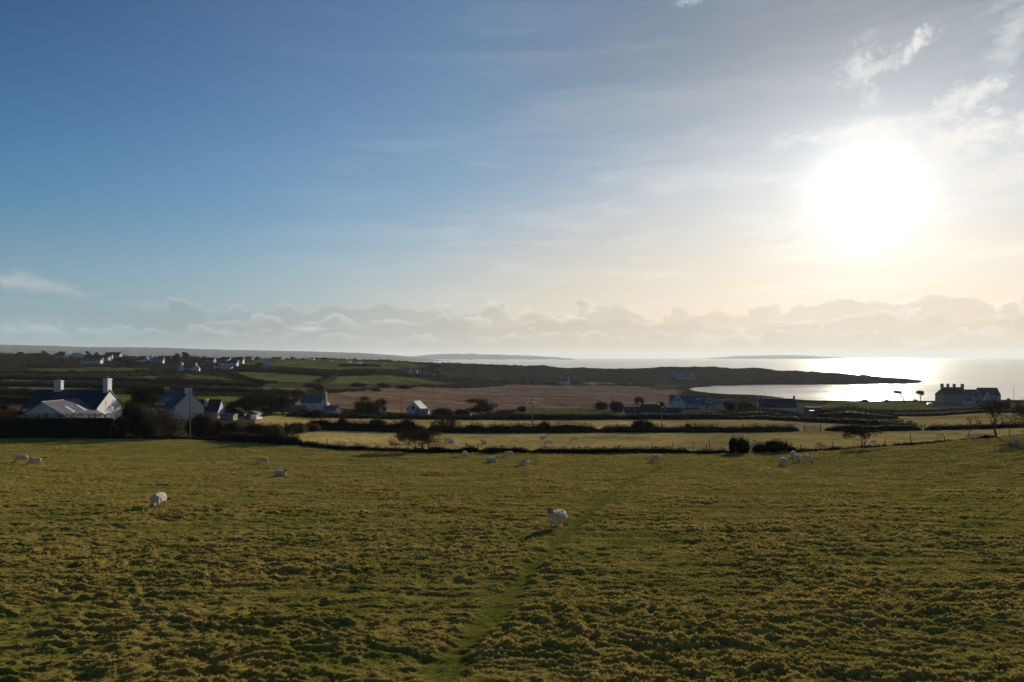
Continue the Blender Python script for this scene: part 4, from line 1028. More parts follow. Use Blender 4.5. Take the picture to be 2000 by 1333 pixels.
def house(name, label, px, Y, L, D, hw, hr, yaw=0.0, wall=None, roof=None, chim=(), wins=(), lights=(), group=None, cat='house', dz=0.0, ov=0.25, base=None, extra=None, hip=0.0, pots=True):
    """ridge along local x (length L), depth D, eaves height hw, ridge height hr above the ground.
    chim = (x, width, depth, height above ridge); wins = (side, u, z, w, h): side f/b/l/r; lights = (slope f/b, x, v, w, h)"""
    wall = wall or M_WHITE; roof = roof or M_SLATED
    b = at(px, Y); zb = min(gz(b.x + dx, b.y + dy) for dx in (-L / 2, L / 2) for dy in (-D / 2, D / 2))
    z0 = (base if base is not None else max(zb, b.z - 1.2)) + dz
    e = empty(name, (b.x, b.y, z0), rad(yaw)); tag(e, label, cat, group)
    x, y = L / 2, D / 2; bot = -1.5
    m = MB()
    m.quad((-x, -y, bot), (x, -y, bot), (x, -y, hw), (-x, -y, hw)); m.quad((x, y, bot), (-x, y, bot), (-x, y, hw), (x, y, hw))
    if hip:
        m.quad((-x, y, bot), (-x, -y, bot), (-x, -y, hw), (-x, y, hw)); m.quad((x, -y, bot), (x, y, bot), (x, y, hw), (x, -y, hw))
    else:
        m.poly([(-x, y, bot), (-x, -y, bot), (-x, -y, hw), (-x, 0, hr), (-x, y, hw)]); m.poly([(x, -y, bot), (x, y, bot), (x, y, hw), (x, 0, hr), (x, -y, hw)])
    m.build('wall', wall, e)
    R = MB(); sl_ = (hr - hw) / y; oy = y + ov; oz = hw - sl_ * ov; ox = x + ov * .7; rx = x - hip if hip else ox
    roof_slab(R, (-ox, -oy, oz), (ox, -oy, oz), (rx, 0, hr), (-rx, 0, hr)); roof_slab(R, (ox, oy, oz), (-ox, oy, oz), (-rx, 0, hr), (rx, 0, hr))
    if hip:
        for s_ in (-1, 1):
            a_, b_, c_ = Vector((s_ * ox, -s_ * oy, oz + .14)), Vector((s_ * ox, s_ * oy, oz + .14)), Vector((s_ * rx, 0, hr + .14)); R.tri(a_, b_, c_)
    R.box(-rx, rx, -.11, .11, hr + .10, hr + .22)
    ro = R.build('roof', roof, e)
    for c in chim:
        cx, cw, cdp, ch = c[:4]; cy = c[4] if len(c) > 4 else 0.0; M = MB()
        M.box(cx - cw / 2, cx + cw / 2, cy - cdp / 2, cy + cdp / 2, hr - abs(cy) * sl_ - 0.9, hr + ch); M.box(cx - cw / 2 - .07, cx + cw / 2 + .07, cy - cdp / 2 - .07, cy + cdp / 2 + .07, hr + ch - .28, hr + ch - .1)
        co = M.build('chimney', c[5] if len(c) > 5 else wall, e)
        if pots:
            for k in (-1, 1):
                P = Acc(); q = k * min(cw, cdp) * .22; pt = (cx + (q if cw > cdp else 0), cy + (0 if cw > cdp else q))
                tube_np(P, [(pt[0], pt[1], hr + ch - .05), (pt[0], pt[1], hr + ch + .42)], [.13, .10], 8)
                link('chimney_pot', P.mesh('chimney_pot', [M_POT]), co)
    for w in wins:
        side, u, z, ww, wh = w[:5]; fm = w[5] if len(w) > 5 else M_FRAME
        def P3(a, q, off):
            if side == 'f': return (a, -y - off, q)
            if side == 'b': return (-a, y + off, q)
            if side == 'l': return (-x - off, -a, q)
            return (x + off, a, q)
        Wm = MB(); t = .07
        for (a0, a1, q0, q1) in ((u - ww / 2, u + ww / 2, z - wh / 2, z - wh / 2 + t), (u - ww / 2, u + ww / 2, z + wh / 2 - t, z + wh / 2), (u - ww / 2, u - ww / 2 + t, z - wh / 2, z + wh / 2), (u + ww / 2 - t, u + ww / 2, z - wh / 2, z + wh / 2), (u - t / 2, u + t / 2, z - wh / 2, z + wh / 2)):
            Wm.quad(P3(a0, q0, .05), P3(a1, q0, .05), P3(a1, q1, .05), P3(a0, q1, .05)); Wm.quad(P3(a0, q0, .0), P3(a0, q1, .0), P3(a0, q1, .05), P3(a0, q0, .05)); Wm.quad(P3(a1, q0, .05), P3(a1, q1, .05), P3(a1, q1, 0), P3(a1, q0, 0))
        wo = Wm.build('window', fm, e)
        G_ = MB(); G_.quad(P3(u - ww / 2, z - wh / 2, .02), P3(u + ww / 2, z - wh / 2, .02), P3(u + ww / 2, z + wh / 2, .02), P3(u - ww / 2, z + wh / 2, .02)); G_.build('pane', M_GLASS, wo)
    for l in lights:
        sgn = -1 if l[0] == 'f' else 1; lx, v, lw, lh = l[1:5]
        def Q(a, vv, off): return (a, sgn * y * (1 - vv), hw + (hr - hw) * vv + .14 + off)
        S = MB(); sv_ = lh / math.hypot(y, hr - hw) / 2
        pts = [(lx - lw / 2, v - sv_), (lx + lw / 2, v - sv_), (lx + lw / 2, v + sv_), (lx - lw / 2, v + sv_)]
        S.quad(*[Q(a, q, .07) for a, q in pts])
        for i in range(4):
            a, q = pts[i], pts[(i + 1) % 4]; S.quad(Q(*a, 0), Q(*q, 0), Q(*q, .07), Q(*a, .07))
        S.build('roof_light', l[5] if len(l) > 5 else M_SKYL, e)
    if extra: extra(e)
    return e
def mk(name, mat, parent, fn):
    m = MB(); fn(m); return m.build(name, mat, parent)
W = M_WHITE
# nearest house: tall white gable on the right, dark roof, two chimneys
house('white_house', 'nearest white house with tall gable, dark slate roof and two big chimneys', 144, 153, 15.5, 9.6, 4.6, 7.9, 0, W, M_SLATED,
      chim=((7.2, 1.0, 1.6, 2.6), (-3.2, 1.5, 1.0, 2.2)), wins=(('r', 2.3, 2.3, .75, 1.1), ('r', -1.5, 5.4, .5, .8)), base=gz(-86, 150) - .2)
house('rear_wing', 'dark slate-roofed rear wing at the left of the nearest white house', 98, 157, 9.5, 8.5, 3.2, 6.6, 0, W, M_SLATED, chim=((-2.0, .7, .7, .5),), base=gz(-98, 152) - .2, hip=3.4, pots=False)
house('side_wing', 'white gabled extension with purple-grey slate roof and two rooflights', 118, 143, 11.0, 10.4, 3.0, 6.1, -90, W, M_SLATE,
      wins=(('r', -.75, 3.25, .62, 1.15, M_FRAMED), ('r', .75, 3.25, .62, 1.15, M_FRAMED)), lights=(('b', 1.6, .45, .8, 2.0), ('b', -2.2, .45, .8, 2.0)), base=gz(-88, 140) - .35, ov=.4)
# house behind the bare trees
house('white_house', 'white gabled house with blue-slate roof, three rooflights and end chimneys', 346, 188, 9.8, 9.0, 3.4, 7.2, -30, W, M_SLATEB,
      chim=((4.6, .9, 1.5, 1.1), (-4.4, 1.3, .9, 1.1)), lights=(('f', -2.9, .42, .35, 2.0), ('f', -1.5, .42, .35, 2.0), ('f', -.1, .42, .35, 2.0)), pots=False)
house('black_roofed_annex', 'black-roofed annex with one white chimney right of the blue-slate house', 408, 196, 6.6, 6, 2.2, 4.9, 5, M_GREYW, M_SLATED, chim=((-.2, .8, .8, .35, -1.5, M_WHITE),), pots=False)
# slate-roofed white cottage
house('white_cottage', 'white cottage with grey slate roof and dark chimney breast on its gable', 616, 238, 7.6, 5.6, 3.6, 6.1, -14, W, M_SLATEG,
      chim=((3.3, .8, 1.2, 1.0, 0, M_STONEW),), wins=(('r', .9, 2.1, .7, .9),), base=gz(-65, 236) + .2,
      extra=lambda e: mk('chimney_breast', M_STONEW, e, lambda m: m.box(3.83, 4.25, -.9, .3, -1, 6.9)))
house('lean_to_shed', 'pale green sheet-metal shed left of the grey-slate cottage', 583, 233, 3.4, 3.4, 2.0, 2.7, 0, M_GREENR, M_GREENR, cat='shed')
house('outbuilding', 'low white outbuilding right of the grey-slate cottage', 650, 236, 4.2, 3.6, 1.7, 3.0, -22, W, M_SLATEG, cat='shed', wins=(('r', 0, 1.2, .6, .7),))
# small white gabled cottage
house('white_cottage', 'small white cottage with pale roof and round gable window', 814, 262, 4.6, 5.8, 1.6, 4.2, -112, W, M_PALER, base=gz(-35, 258) + .3,
      extra=lambda e: (lambda P: (tube_np(P, [(2.33, -.1, 1.95), (2.38, -.1, 1.95)], [.62, .62], 14), tube_np(P, [(2.38, -.1, 1.95), (2.385, -.1, 1.95)], [.62, .01], 14), link('round_window', P.mesh('round_window', [M_GLASS]), e)))(Acc()))
house('porch', 'low white annex at the right side of the pale-roofed cottage', 830, 257, 2.8, 2.4, 1.6, 2.1, 0, W, M_PALER, cat='porch', wins=(('f', -.5, .9, .6, .8), ('f', .6, .9, .5, .8)))
house('greenhouse', 'tiny sunlit glass roof beside the wind-bent pine', 914, 258, 2.4, 1.4, 1.0, 1.5, -18, M_GREYW, M_SKYL, cat='greenhouse')
house('garden_shed', 'small white shed hidden in the trees left of the pale-roofed cottage', 750, 256, 1.5, 1.5, 1.8, 2.4, 10, W, M_SLATED, cat='shed')
# white double-gabled house
e_ = house('white_house', 'white house with two gables, dark slate roof and small round gable window', 1344, 358, 18.5, 7.0, 2.7, 6.7, -2, W, M_SLATEG,
      lights=(('f', 4.1, .5, .7, 1.2), ('f', 5.5, .5, .7, 1.2)), wins=(('f', -1.5, 1.4, 1.0, 1.1), ('f', 1.8, 1.2, .8, 2.0), ('f', 3.2, 1.4, .8, 1.2), ('f', 5.2, 1.3, .8, 1.6)))
def gable_wing(parent, x0, x1, y0, y1, hw, hr, wall, roof, wins=()):
    xm = (x0 + x1) / 2
    mk('gable_wall', wall, parent, lambda m: (m.poly([(x0, y0, -1), (x1, y0, -1), (x1, y0, hw), (xm, y0, hr), (x0, y0, hw)]), m.quad((x0, y1, -1), (x0, y0, -1), (x0, y0, hw), (x0, y1, hw)), m.quad((x1, y0, -1), (x1, y1, -1), (x1, y1, hw), (x1, y0, hw))))
    R = MB(); o_ = .25; s_ = (hr - hw) / (xm - x0); roof_slab(R, (x0 - o_, y1, hw - s_ * o_), (x0 - o_, y0 - .3, hw - s_ * o_), (xm, y0 - .3, hr), (xm, y1, hr)); roof_slab(R, (x1 + o_, y0 - .3, hw - s_ * o_), (x1 + o_, y1, hw - s_ * o_), (xm, y1, hr), (xm, y0 - .3, hr))
    R.build('gable_roof', roof, parent)
    for (u, z, w_, h_) in wins:
        mk('window', M_GLASS, parent, lambda m: m.box(u - w_ / 2, u + w_ / 2, y0 - .04, y0 + .02, z - h_ / 2, z + h_ / 2))
gable_wing(e_, -9.6, -2.6, -6.2, 0.0, 2.9, 6.95, W, M_SLATEG, ((-6.1, 4.6, 1.6, .9),))
gable_wing(e_, 6.0, 12.4, -5.2, 0.0, 2.3, 5.9, W, M_SLATEG, ((9.2, 4.3, 1.0, .9),))
house('porch', 'low hipped porch in front of the right gable of the double-gabled house', 1379, 346, 5.6, 4.0, 1.9, 3.2, 0, W, M_SLATEG, cat='porch', hip=1.8, wins=(('f', 0, 1.2, 1.2, 1.4),))
house('garage', 'grey render outbuilding right of the double-gabled house', 1402, 352, 6.0, 5, 2.6, 4.4, 15, M_CREAM, M_SLATEG, cat='garage', wins=(('f', 0, 1.4, 1, 1),))
house('garden_shed', 'tiny sunlit shed left of the double-gabled house', 1305, 372, 2.6, 2.2, 1.5, 2.1, 0, W, M_PALER, cat='shed')
house('garage', 'grey shed at the far right end of the double-gabled house', 1424, 372, 6.4, 5, 3.0, 4.8, -10, M_GREYW, M_SLATEG, cat='garage')
# long low dark-roofed house
house('long_house', 'long low dark-roofed house with two white chimneys', 1269, 272, 7.8, 6.0, 2.6, 5.0, 0, W, M_BROWNR, chim=((-3.75, .75, 1.0, .9), (3.3, .9, 1.0, .6)), pots=False, base=gz(52, 272) - 1.2)
house('long_house_wing', 'low slate wing with two small rooflights left of the white chimney', 1235, 272, 6.4, 5.2, 2.3, 4.1, 0, W, M_SLATED, lights=(('f', -1.4, .5, .35, .6), ('f', .9, .5, .35, .6)), base=gz(46, 272) - 1.2)
house('long_house_wing', 'low dark wing at the right end of the long low house', 1309, 273, 7.4, 5.2, 2.2, 3.8, 0, W, M_SLATED, lights=(('f', -2.4, .5, .35, .6),), base=gz(60, 272) - 1.3)
# long dark roof against the bay
house('long_barn', 'long dark roof against the bay with a white left gable', 1516, 332, 16.5, 7.0, 3.0, 6.6, -6, W, M_BROWNR,
      chim=((-8.0, .9, 1.2, 1.2, 0, M_STONEW), (8.0, .5, 1.6, 1.4, 0, M_STONEW)), lights=(('f', -6.6, .55, .6, .6),), pots=False,
      extra=lambda e: (lambda P: (tube_np(P, [(-5.4, 0, 6.2), (-5.4, 0, 9.0)], [.16, .13], 6), link('flue', P.mesh('flue', [M_METAL]), e)))(Acc()))
house('shed', 'bluish slate roof half hidden in scrub right of the long dark roof', 1588, 322, 7.0, 6, 1.2, 3.2, -14, M_GREYW, M_SLATEB, cat='shed', chim=((3.2, .6, .6, .6),), pots=False)
# big seaside house
e_ = house('seaside_house', 'big dark seaside house with four chimneys against the sea', 1860, 560, 20.5, 11, 7.2, 12.4, 2, M_STONEW, M_BROWNR,
      chim=((-8.2, 1.6, 1.8, 3.0), (-3.6, 1.4, 1.6, 2.9), (1.5, 1.4, 1.6, 2.8), (8.0, 1.6, 1.8, 2.7)), wins=tuple(('f', -8 + 3.2 * k, z_, 1.1, 1.6) for k in range(6) for z_ in (2.4, 5.4)), pots=False, hip=2.6, base=gz(340, 556) + .2)
house('seaside_wing', 'lower slate-roofed wing with white front, right of the four-chimney house', 1905, 556, 17, 9, 5.6, 10.2, 2, M_GREYW, M_SLATED,
      wins=tuple(('f', -6 + 3.0 * k, 2.2, 1.1, 1.5) for k in range(5)), lights=(('f', -3, .5, .9, 1.3), ('f', 2, .5, .9, 1.3)), base=gz(355, 552) + .2)
e_ = house('seaside_wing', 'gable-ended grey block at the right end of the seaside house', 1928, 552, 14, 11, 6.0, 11.4, -8, M_GREYW, M_SLATED,
      wins=(('f', -3.5, 2.4, 1.2, 1.6), ('f', 0, 2.4, 1.2, 1.6), ('f', 3.5, 2.4, 1.2, 1.6), ('f', 0, 5.0, 1, 1.1)), base=gz(368, 548) + .2)
gable_wing(e_, -6.2, -.8, -7.2, 0, 4.2, 9.4, M_CREAM, M_SLATED, ((-3.5, 5.0, 1.1, 1.4), (-3.5, 2.0, 1.1, 1.4)))
house('boathouse', 'low white hut at the foot of the four-chimney house', 1890, 538, 5, 4, 2.6, 4.6, 0, M_CREAM, M_SLATED, cat='hut')
# cottages on the hill
house('hill_cottage', 'lone white cottage with chimney on the dark hill, in the centre', 1103, 905, 12, 8.5, 4.2, 8.3, -38, W, M_SLATEB, chim=((5.4, 1.4, 1.8, 1.5), (-5.4, 1.4, 1.8, 1.5)), wins=(('f', -2, 2.6, 1.2, 1.4), ('f', 2, 2.6, 1.2, 1.4)), pots=False)
house('hill_house', 'grey two-storey house on the right-hand hill above the bay', 1326, 1085, 15, 10, 7.0, 11.6, 10, M_GREYW, M_SLATEG, wins=(('f', -4, 3, 1.5, 1.7), ('f', 0, 3, 1.5, 1.7), ('f', 4, 3, 1.5, 1.7)))
house('hill_house_wing', 'long low grey range below the two-storey hill house', 1340, 1060, 24, 8, 3.2, 5.6, 4, M_CREAM, M_SLATEG, wins=(('f', -6, 1.8, 1.4, 1.4), ('f', 0, 1.8, 1.4, 1.4), ('f', 6, 1.8, 1.4, 1.4)))
house('hill_shed', 'green shed with a glinting tilted roof on the right-hand hill', 1353, 1075, 7, 8, 3.2, 7.6, -90, M_GREENR, M_PALER, cat='shed')
house('hill_hut', 'tiny pale hut left of the two-storey hill house', 1299, 1020, 5, 4, 2.2, 3.6, 0, M_CREAM, M_SLATEG, cat='hut')
# village on the left ridge: pixel column, depth, length, depth, eaves, ridge, yaw, wall, roof, chimneys, label
V_ = [
 (356, 680, 8, 7, 3.6, 8.0, -80, W, M_SLATED, 1, 'left gable of the white double-gabled village house'),
 (370, 684, 14, 7, 3.4, 7.0, 4, W, M_SLATEB, 2, 'middle range of the white double-gabled village house'),
 (383, 680, 6, 7, 3.4, 6.6, -78, W, M_SLATED, 1, 'right sunlit end of the white double-gabled village house'),
 (180, 790, 24, 7, 3.4, 5.6, 2, W, M_SLATEG, 1, 'long low white house at the bottom of the village'),
 (206, 850, 12, 7, 3.4, 6.2, -6, M_CREAM, M_SLATEG, 0, 'cream house right above the long low village house'),
 (121, 900, 10, 7, 3.2, 5.6, 10, M_CREAM, M_SLATEG, 0, 'leftmost cream house of the village'),
 (130, 895, 5, 5, 3.6, 5.4, 60, W, M_PALER, 0, 'tiny bright gable beside the leftmost cream house'),
 (147, 905, 8, 6, 4.2, 7.2, 50, W, M_PALER, 1, 'bright white gable left of the square-topped tree'),
 (156, 910, 9, 6, 4.0, 6.4, -30, W, M_PALER, 0, 'bright sloping white roof directly left of the square-topped tree'),
 (222, 930, 22, 8, 4.6, 8.2, 0, M_GREYW, M_SLATED, 2, 'long dark-roofed house on the village skyline'),
 (212, 900, 10, 7, 4.2, 7, 15, M_GREYW, M_SLATEG, 0, 'grey house below the skyline roof of the village'),
 (278, 830, 14, 7, 3.6, 6.6, 0, W, M_SLATED, 2, 'white house with round gable in the middle of the village'),
 (286, 822, 6, 7, 3.8, 7.6, -70, W, M_SLATEG, 0, 'bright white gable at the right of the mid-village house'),
 (290, 880, 9, 6, 3.4, 5.8, 20, W, M_PALER, 1, 'white house just above the mid-village gable'),
 (307, 815, 16, 8, 3.2, 6.2, 10, M_CREAM, M_SLATEG, 1, 'pale low house right of the mid-village gable'),
 (313, 885, 6, 5, 3.4, 5.6, 30, W, M_SLATED, 0, 'small white gable high right in the village'),
 (325, 900, 12, 7, 3.6, 6.0, 0, M_GREYW, M_SLATEG, 0, 'grey roof beside the skyline tree clump'),
 (410, 850, 14, 8, 4.0, 7.0, 0, M_GREYW, M_SLATED, 1, 'dark house under the skyline right of the tree clump'),
 (441, 850, 12, 8, 5, 8.4, 0, M_GREYW, M_SLATED, 2, 'dark house with flat roofline on the skyline'),
 (466, 860, 14, 8, 4, 7.2, 0, M_CREAM, M_SLATED, 1, 'dull cream house at the right end of the ridge'),
 (436, 790, 10, 7, 4.2, 6.8, 6, W, M_SLATEB, 1, 'left white house of the white farm row'),
 (452, 792, 16, 7, 4.0, 6.4, 0, W, M_SLATED, 2, 'long right-hand house of the white farm row'),
 (436, 700, 20, 6, 3.0, 4.2, 2, M_CREAM, M_PALER, 0, 'low flat-roofed range below the white farm row'),
 (517, 840, 8, 6, 3.4, 5.8, 40, W, M_PALER, 1, 'small sunlit roof above the sunlit white gable'),
 (527, 815, 9, 7, 3.8, 7.2, -62, W, M_SLATEG, 0, 'sunlit white gable at the edge of the green pasture'),
 (541, 1100, 18, 8, 3.0, 5.0, 0, M_STONEW, M_BROWNR, 0, 'long dark barn on the skyline pasture'),
 (478, 1000, 26, 8, 2.6, 4.6, 0, M_STONEW, M_BROWNR, 0, 'very long dark barn on the skyline right of the village'),
 (797, 880, 10, 8, 3.8, 7.4, -35, W, M_SLATEG, 1, 'pale gabled farmhouse above the dark scrub hill'),
 (826, 900, 8, 7, 3.8, 8.0, 40, M_CREAM, M_SLATED, 1, 'steep grey gable right of the pale farmhouse'),
 (843, 885, 11, 6, 2.8, 5.0, 0, M_CREAM, M_PALER, 0, 'low pale range right of the steep grey gable'),
 (814, 905, 3.0, 3.0, 4.2, 5.6, 0, W, M_PALER, 0, 'tiny bright tower-like hut between the two farm gables'),
]
for px_, Y_, L_, D_, hw_, hr_, yaw_, wm_, rm_, nc_, lab_ in V_:
    ch_ = {0: (), 1: ((L_ / 2 - .6, 1.0, 1.2, 1.2),), 2: ((L_ / 2 - .6, 1.0, 1.2, 1.2), (-L_ / 2 + .6, 1.0, 1.2, 1.2))}[nc_]
    nw = max(1, int(L_ / 4.5)); wi = tuple(('f', (k - (nw - 1) / 2) * L_ / nw, hw_ * .5, 1.3, 1.3) for k in range(nw))
    L_ *= .86; D_ *= .9; hr_ *= .93; hw_ *= .9
    house('village_house' if wm_ is not M_STONEW else 'barn', lab_, px_, Y_, L_, D_, hw_, hr_, yaw_, wm_, rm_, ch_, wi, group='houses of the village and farms on the ridge', cat='house' if wm_ is not M_STONEW else 'barn', pots=False)

# caravans on the skyline pasture
def caravan(label, px, Y, L=6.5):
    e = empty('caravan', at(px, Y, .0), rad(random.Random(px).uniform(-20, 20))); tag(e, label, 'caravan', 'white caravans on the skyline pasture')
    x = L / 2
    def body(m):
        prof = [(-x, .5), (-x + .1, 2.2), (-x + .7, 2.7), (x - .7, 2.7), (x - .05, 2.1), (x, .5)]
        m.poly([(a, -1.2, b) for a, b in prof[::-1]]); m.poly([(a, 1.2, b) for a, b in prof])
        for (a, b), (c, d) in zip(prof, prof[1:] + prof[:1]): m.quad((a, -1.2, b), (c, -1.2, d), (c, 1.2, d), (a, 1.2, b))
    mk('body', M_PAINTW, e, body)
    mk('window', M_GLASS, e, lambda m: m.box(-x + 1, x - 1.4, -1.24, -1.18, 1.5, 2.1))
    for s_ in (-1, 1):
        P = Acc(); tube_np(P, [(0, s_ * 1.05, .33), (0, s_ * 1.22, .33)], [.33, .33], 10); link('wheel', P.mesh('wheel', [M_TYRE]), e)
for px_, Y_, lab_ in [(599, 1080, 'leftmost tiny white caravan on the skyline pasture'), (610, 1050, 'second tiny white caravan from the left on the pasture'), (647, 1000, 'single white caravan in the middle of the skyline pasture'),
                      (681, 1010, 'slanting white caravan right of the single one'), (697, 965, 'left of the two white caravans standing close together'), (703, 965, 'right of the two white caravans standing close together')]:
    caravan(lab_, px_, Y_)
# vehicles
def car(name, label, cat, px, Y, yaw, mat, dz=0.0, van=False, L=4.3, Hh=1.45):
    e = empty(name, at(px, Y, dz), rad(yaw)); tag(e, label, cat); x = L / 2
    if van: prof = [(-x, .3), (-x, Hh * .95), (-x + .15, Hh), (x - 1.5, Hh), (x - .8, Hh * .62), (x, Hh * .5), (x, .3)]
    else: prof = [(-x, .3), (-x, .85), (-x + .6, .95), (-x + 1.1, Hh), (x - 1.7, Hh), (x - 1.05, .95), (x - .1, .8), (x, .3)]
    def body(m):
        for s_ in (-1, 1): m.poly([(a, s_ * .84, b) for a, b in (prof[::-1] if s_ < 0 else prof)])
        for (a, b), (c, d) in zip(prof, prof[1:] + prof[:1]): m.quad((a, -.84, b), (c, -.84, d), (c, .84, d), (a, .84, b))
    mk('body', mat, e, body)
    for s_ in (-1, 1):
        mk('side_window', M_GLASS, e, lambda m: m.box(-x + 1.2 if not van else x - 1.9, x - 1.6 if not van else x - 1.1, s_ * .85 - .01, s_ * .85 + .01, Hh * .68, Hh * .92))
        for q in (-x + .8, x - .8):
            P = Acc(); tube_np(P, [(q, s_ * .68, .32), (q, s_ * .88, .32)], [.32, .32], 12); link('wheel', P.mesh('wheel', [M_TYRE]), e)
    return e
def boat_shed():
    b = at(493, 196); e = empty('boat_shed', (b.x, b.y, b.z - .3)); e.scale = (.8, .8, .72); tag(e, 'little open shed with a curved blue-white roof among the evergreens', 'shed')
    def roof(m):
        pr = [(-2.6, 1.9), (-2.0, 2.6), (-1.1, 3.1), (0, 3.3), (1.1, 3.05), (2.1, 2.5), (2.7, 1.9)]
        for (a, z), (c, w_) in zip(pr[:-1], pr[1:]): roof_slab(m, (a, -1.6, z), (c, -1.6, w_), (c, 1.6, w_), (a, 1.6, z), .06)
    mk('roof', M_SLATEB, e, roof)
    mk('wall', M_GREYW, e, lambda m: (m.box(-2.2, -2.1, -1.5, 1.5, -.5, 2.2), m.box(2.15, 2.25, -1.5, 1.5, -.5, 2.2), m.box(-2.2, 2.2, 1.4, 1.5, -.5, 2.4)))
boat_shed()
car('parked_van', 'small white van parked under the curved-roof shed', 'van', 501, 188, 80, M_PAINTW, van=True, L=2.8, Hh=1.5)
house('flat_shed', 'long low shed with a pale flat roof edge left of the curved-roof shed', 447, 186, 3.4, 3, 1.3, 1.6, 0, M_STONEW, M_SLATEB, cat='shed')
car('parked_car', 'white car parked in front of the seaside wing', 'car', 1911, 530, 10, M_PAINTW, L=4.6)
car('parked_car', 'white car at the left foot of the seaside house', 'car', 1817, 545, -5, M_PAINTW, L=4.6)
car('parked_car', 'pale car right of the seaside wing, by the bare tree', 'car', 1933, 528, 30, M_PAINTW, L=4.4)
car('parked_car', 'dark blue car with bright windscreen below the bluish slate roof', 'car', 1585, 282, 70, M_PAINTB, dz=.9)
# ------------------------------------------------------------------ poles and fence posts
def pole(name, label, px, Y, h, r=0.13, arms=0, transformer=False, lean=0.0, cat='utility pole', dz=0.0):
    b = at(px, Y, -0.3 + dz); e = empty(name, b); tag(e, label, cat)
    A = Acc(); tube_np(A, [(0, 0, 0), (lean * .5, 0, h * .5), (lean, 0, h + .3)], [r, r * .85, r * .62], 8)
    tube_np(A, [(lean, 0, h + .3), (lean, 0, h + .31)], [r * .62, .001], 8)
    link('mast', A.mesh('mast', [M_WOOD]), e)
    for k in range(arms):
        z = h - .25 - k * .55; m = MB(); m.box(lean - .95 + k * .2, lean + .95 - k * .2, -.06, .06, z - .06, z + .06); ao = m.build('crossarm', M_WOOD, e)
        for q in (-.85, -.3, .3, .85):
            I = Acc(); tube_np(I, [(lean + q * (1 - .2 * k), 0, z + .05), (lean + q * (1 - .2 * k), 0, z + .30)], [.05, .075], 8); link('insulator', I.mesh('insulator', [M_CERAM]), ao)
    if transformer:
        T = Acc(); tube_np(T, [(lean + .42, -.1, h - 1.9), (lean + .42, -.1, h - 1.1)], [.26, .26], 10); tube_np(T, [(lean + .42, -.1, h - 1.1), (lean + .42, -.1, h - 1.08)], [.26, .001], 10)
        to = link('transformer', T.mesh('transformer', [M_METAL]), e)
        for q in (-.12, .12):
            I = Acc(); tube_np(I, [(lean + .42 + q, -.1, h - 1.1), (lean + .42 + q, -.1, h - .8)], [.04, .05], 6); link('bushing', I.mesh('bushing', [M_CERAM]), to)
        for k in (0, 1, 2):
            D_ = Acc(); q = -1.15 + k * 1.15
            tube_np(D_, [(lean + q, -.15, h - 1.0), (lean + q + .05, -.15, h - .72)], [.10, .13], 8); tube_np(D_, [(lean + q + .05, -.15, h - .72), (lean + q + .05, -.15, h - .71)], [.13, .001], 8); link('lamp_insulator', D_.mesh('lamp_insulator', [M_CERAM]), e)
        m = MB(); m.box(lean - 1.3, lean + 1.3, -.07, .05, h - 1.06, h - .96); m.build('crossarm', M_WOOD, e)
    return e
pole('tall_pole', 'tall thin wooden pole beside the nearest shrubs', 371, 119.5, 9.0, .14)
pole('utility_pole', 'wooden pole with crossarms and white insulators standing in the second hedge', 1040, 156, 7.6, .15, arms=2, transformer=True)
pole('utility_pole', 'thin pole left of the slate-roofed cottage', 565, 226, 5.6, .12, arms=1)
pole('utility_pole', 'thin pole behind the small pale-roofed cottage', 784, 262, 7.0, .12)
pole('utility_pole', 'thin pole in the crown of the wind-bent pine', 962, 250, 6.3, .12)
pole('utility_pole', 'short pole standing in front of the dome-shaped hedge bush', 1293, 166, 5.2, .11, lean=-.15)
pole('utility_pole', 'thin pole on the heath left of the long low house', 1196, 330, 7.6, .13)
pole('utility_pole', 'pole with a knobbed top against the shining bay', 1638, 330, 8.2, .16, arms=1)
pole('utility_pole', 'thin pole behind the white left gable of the long dark roof', 1442, 370, 7.4, .13)
pole('utility_pole', 'thin pole against the sea right of the big house', 1980, 560, 13.0, .16)
pole('garden_mast', 'thin mast with a crossbar beside the conifer behind the nearest house', 312, 158, 5.4, .07, arms=1, cat='mast')
pole('utility_pole', 'very thin pole on the shore right of the knobbed pole', 1653, 520, 9.0, .13)
pole('utility_pole', 'faint pole on the heath edge above the left end of the long low house', 1291, 560, 9.5, .15)
def post(label, px, Y, h, lean=0.0, r=.055):
    b = at(px, Y, -.25); A = Acc()
    tube_np(A, [(0, 0, 0), (lean * h, 0, h + .25)], [r, r * .9], 6); tube_np(A, [(lean * h, 0, h + .25), (lean * h, 0, h + .26)], [r * .9, .001], 6)
    o = link('fence_post', A.mesh('fence_post', [M_WOOD]), loc=b); tag(o, label, 'fence post', 'wooden posts along the field boundary')
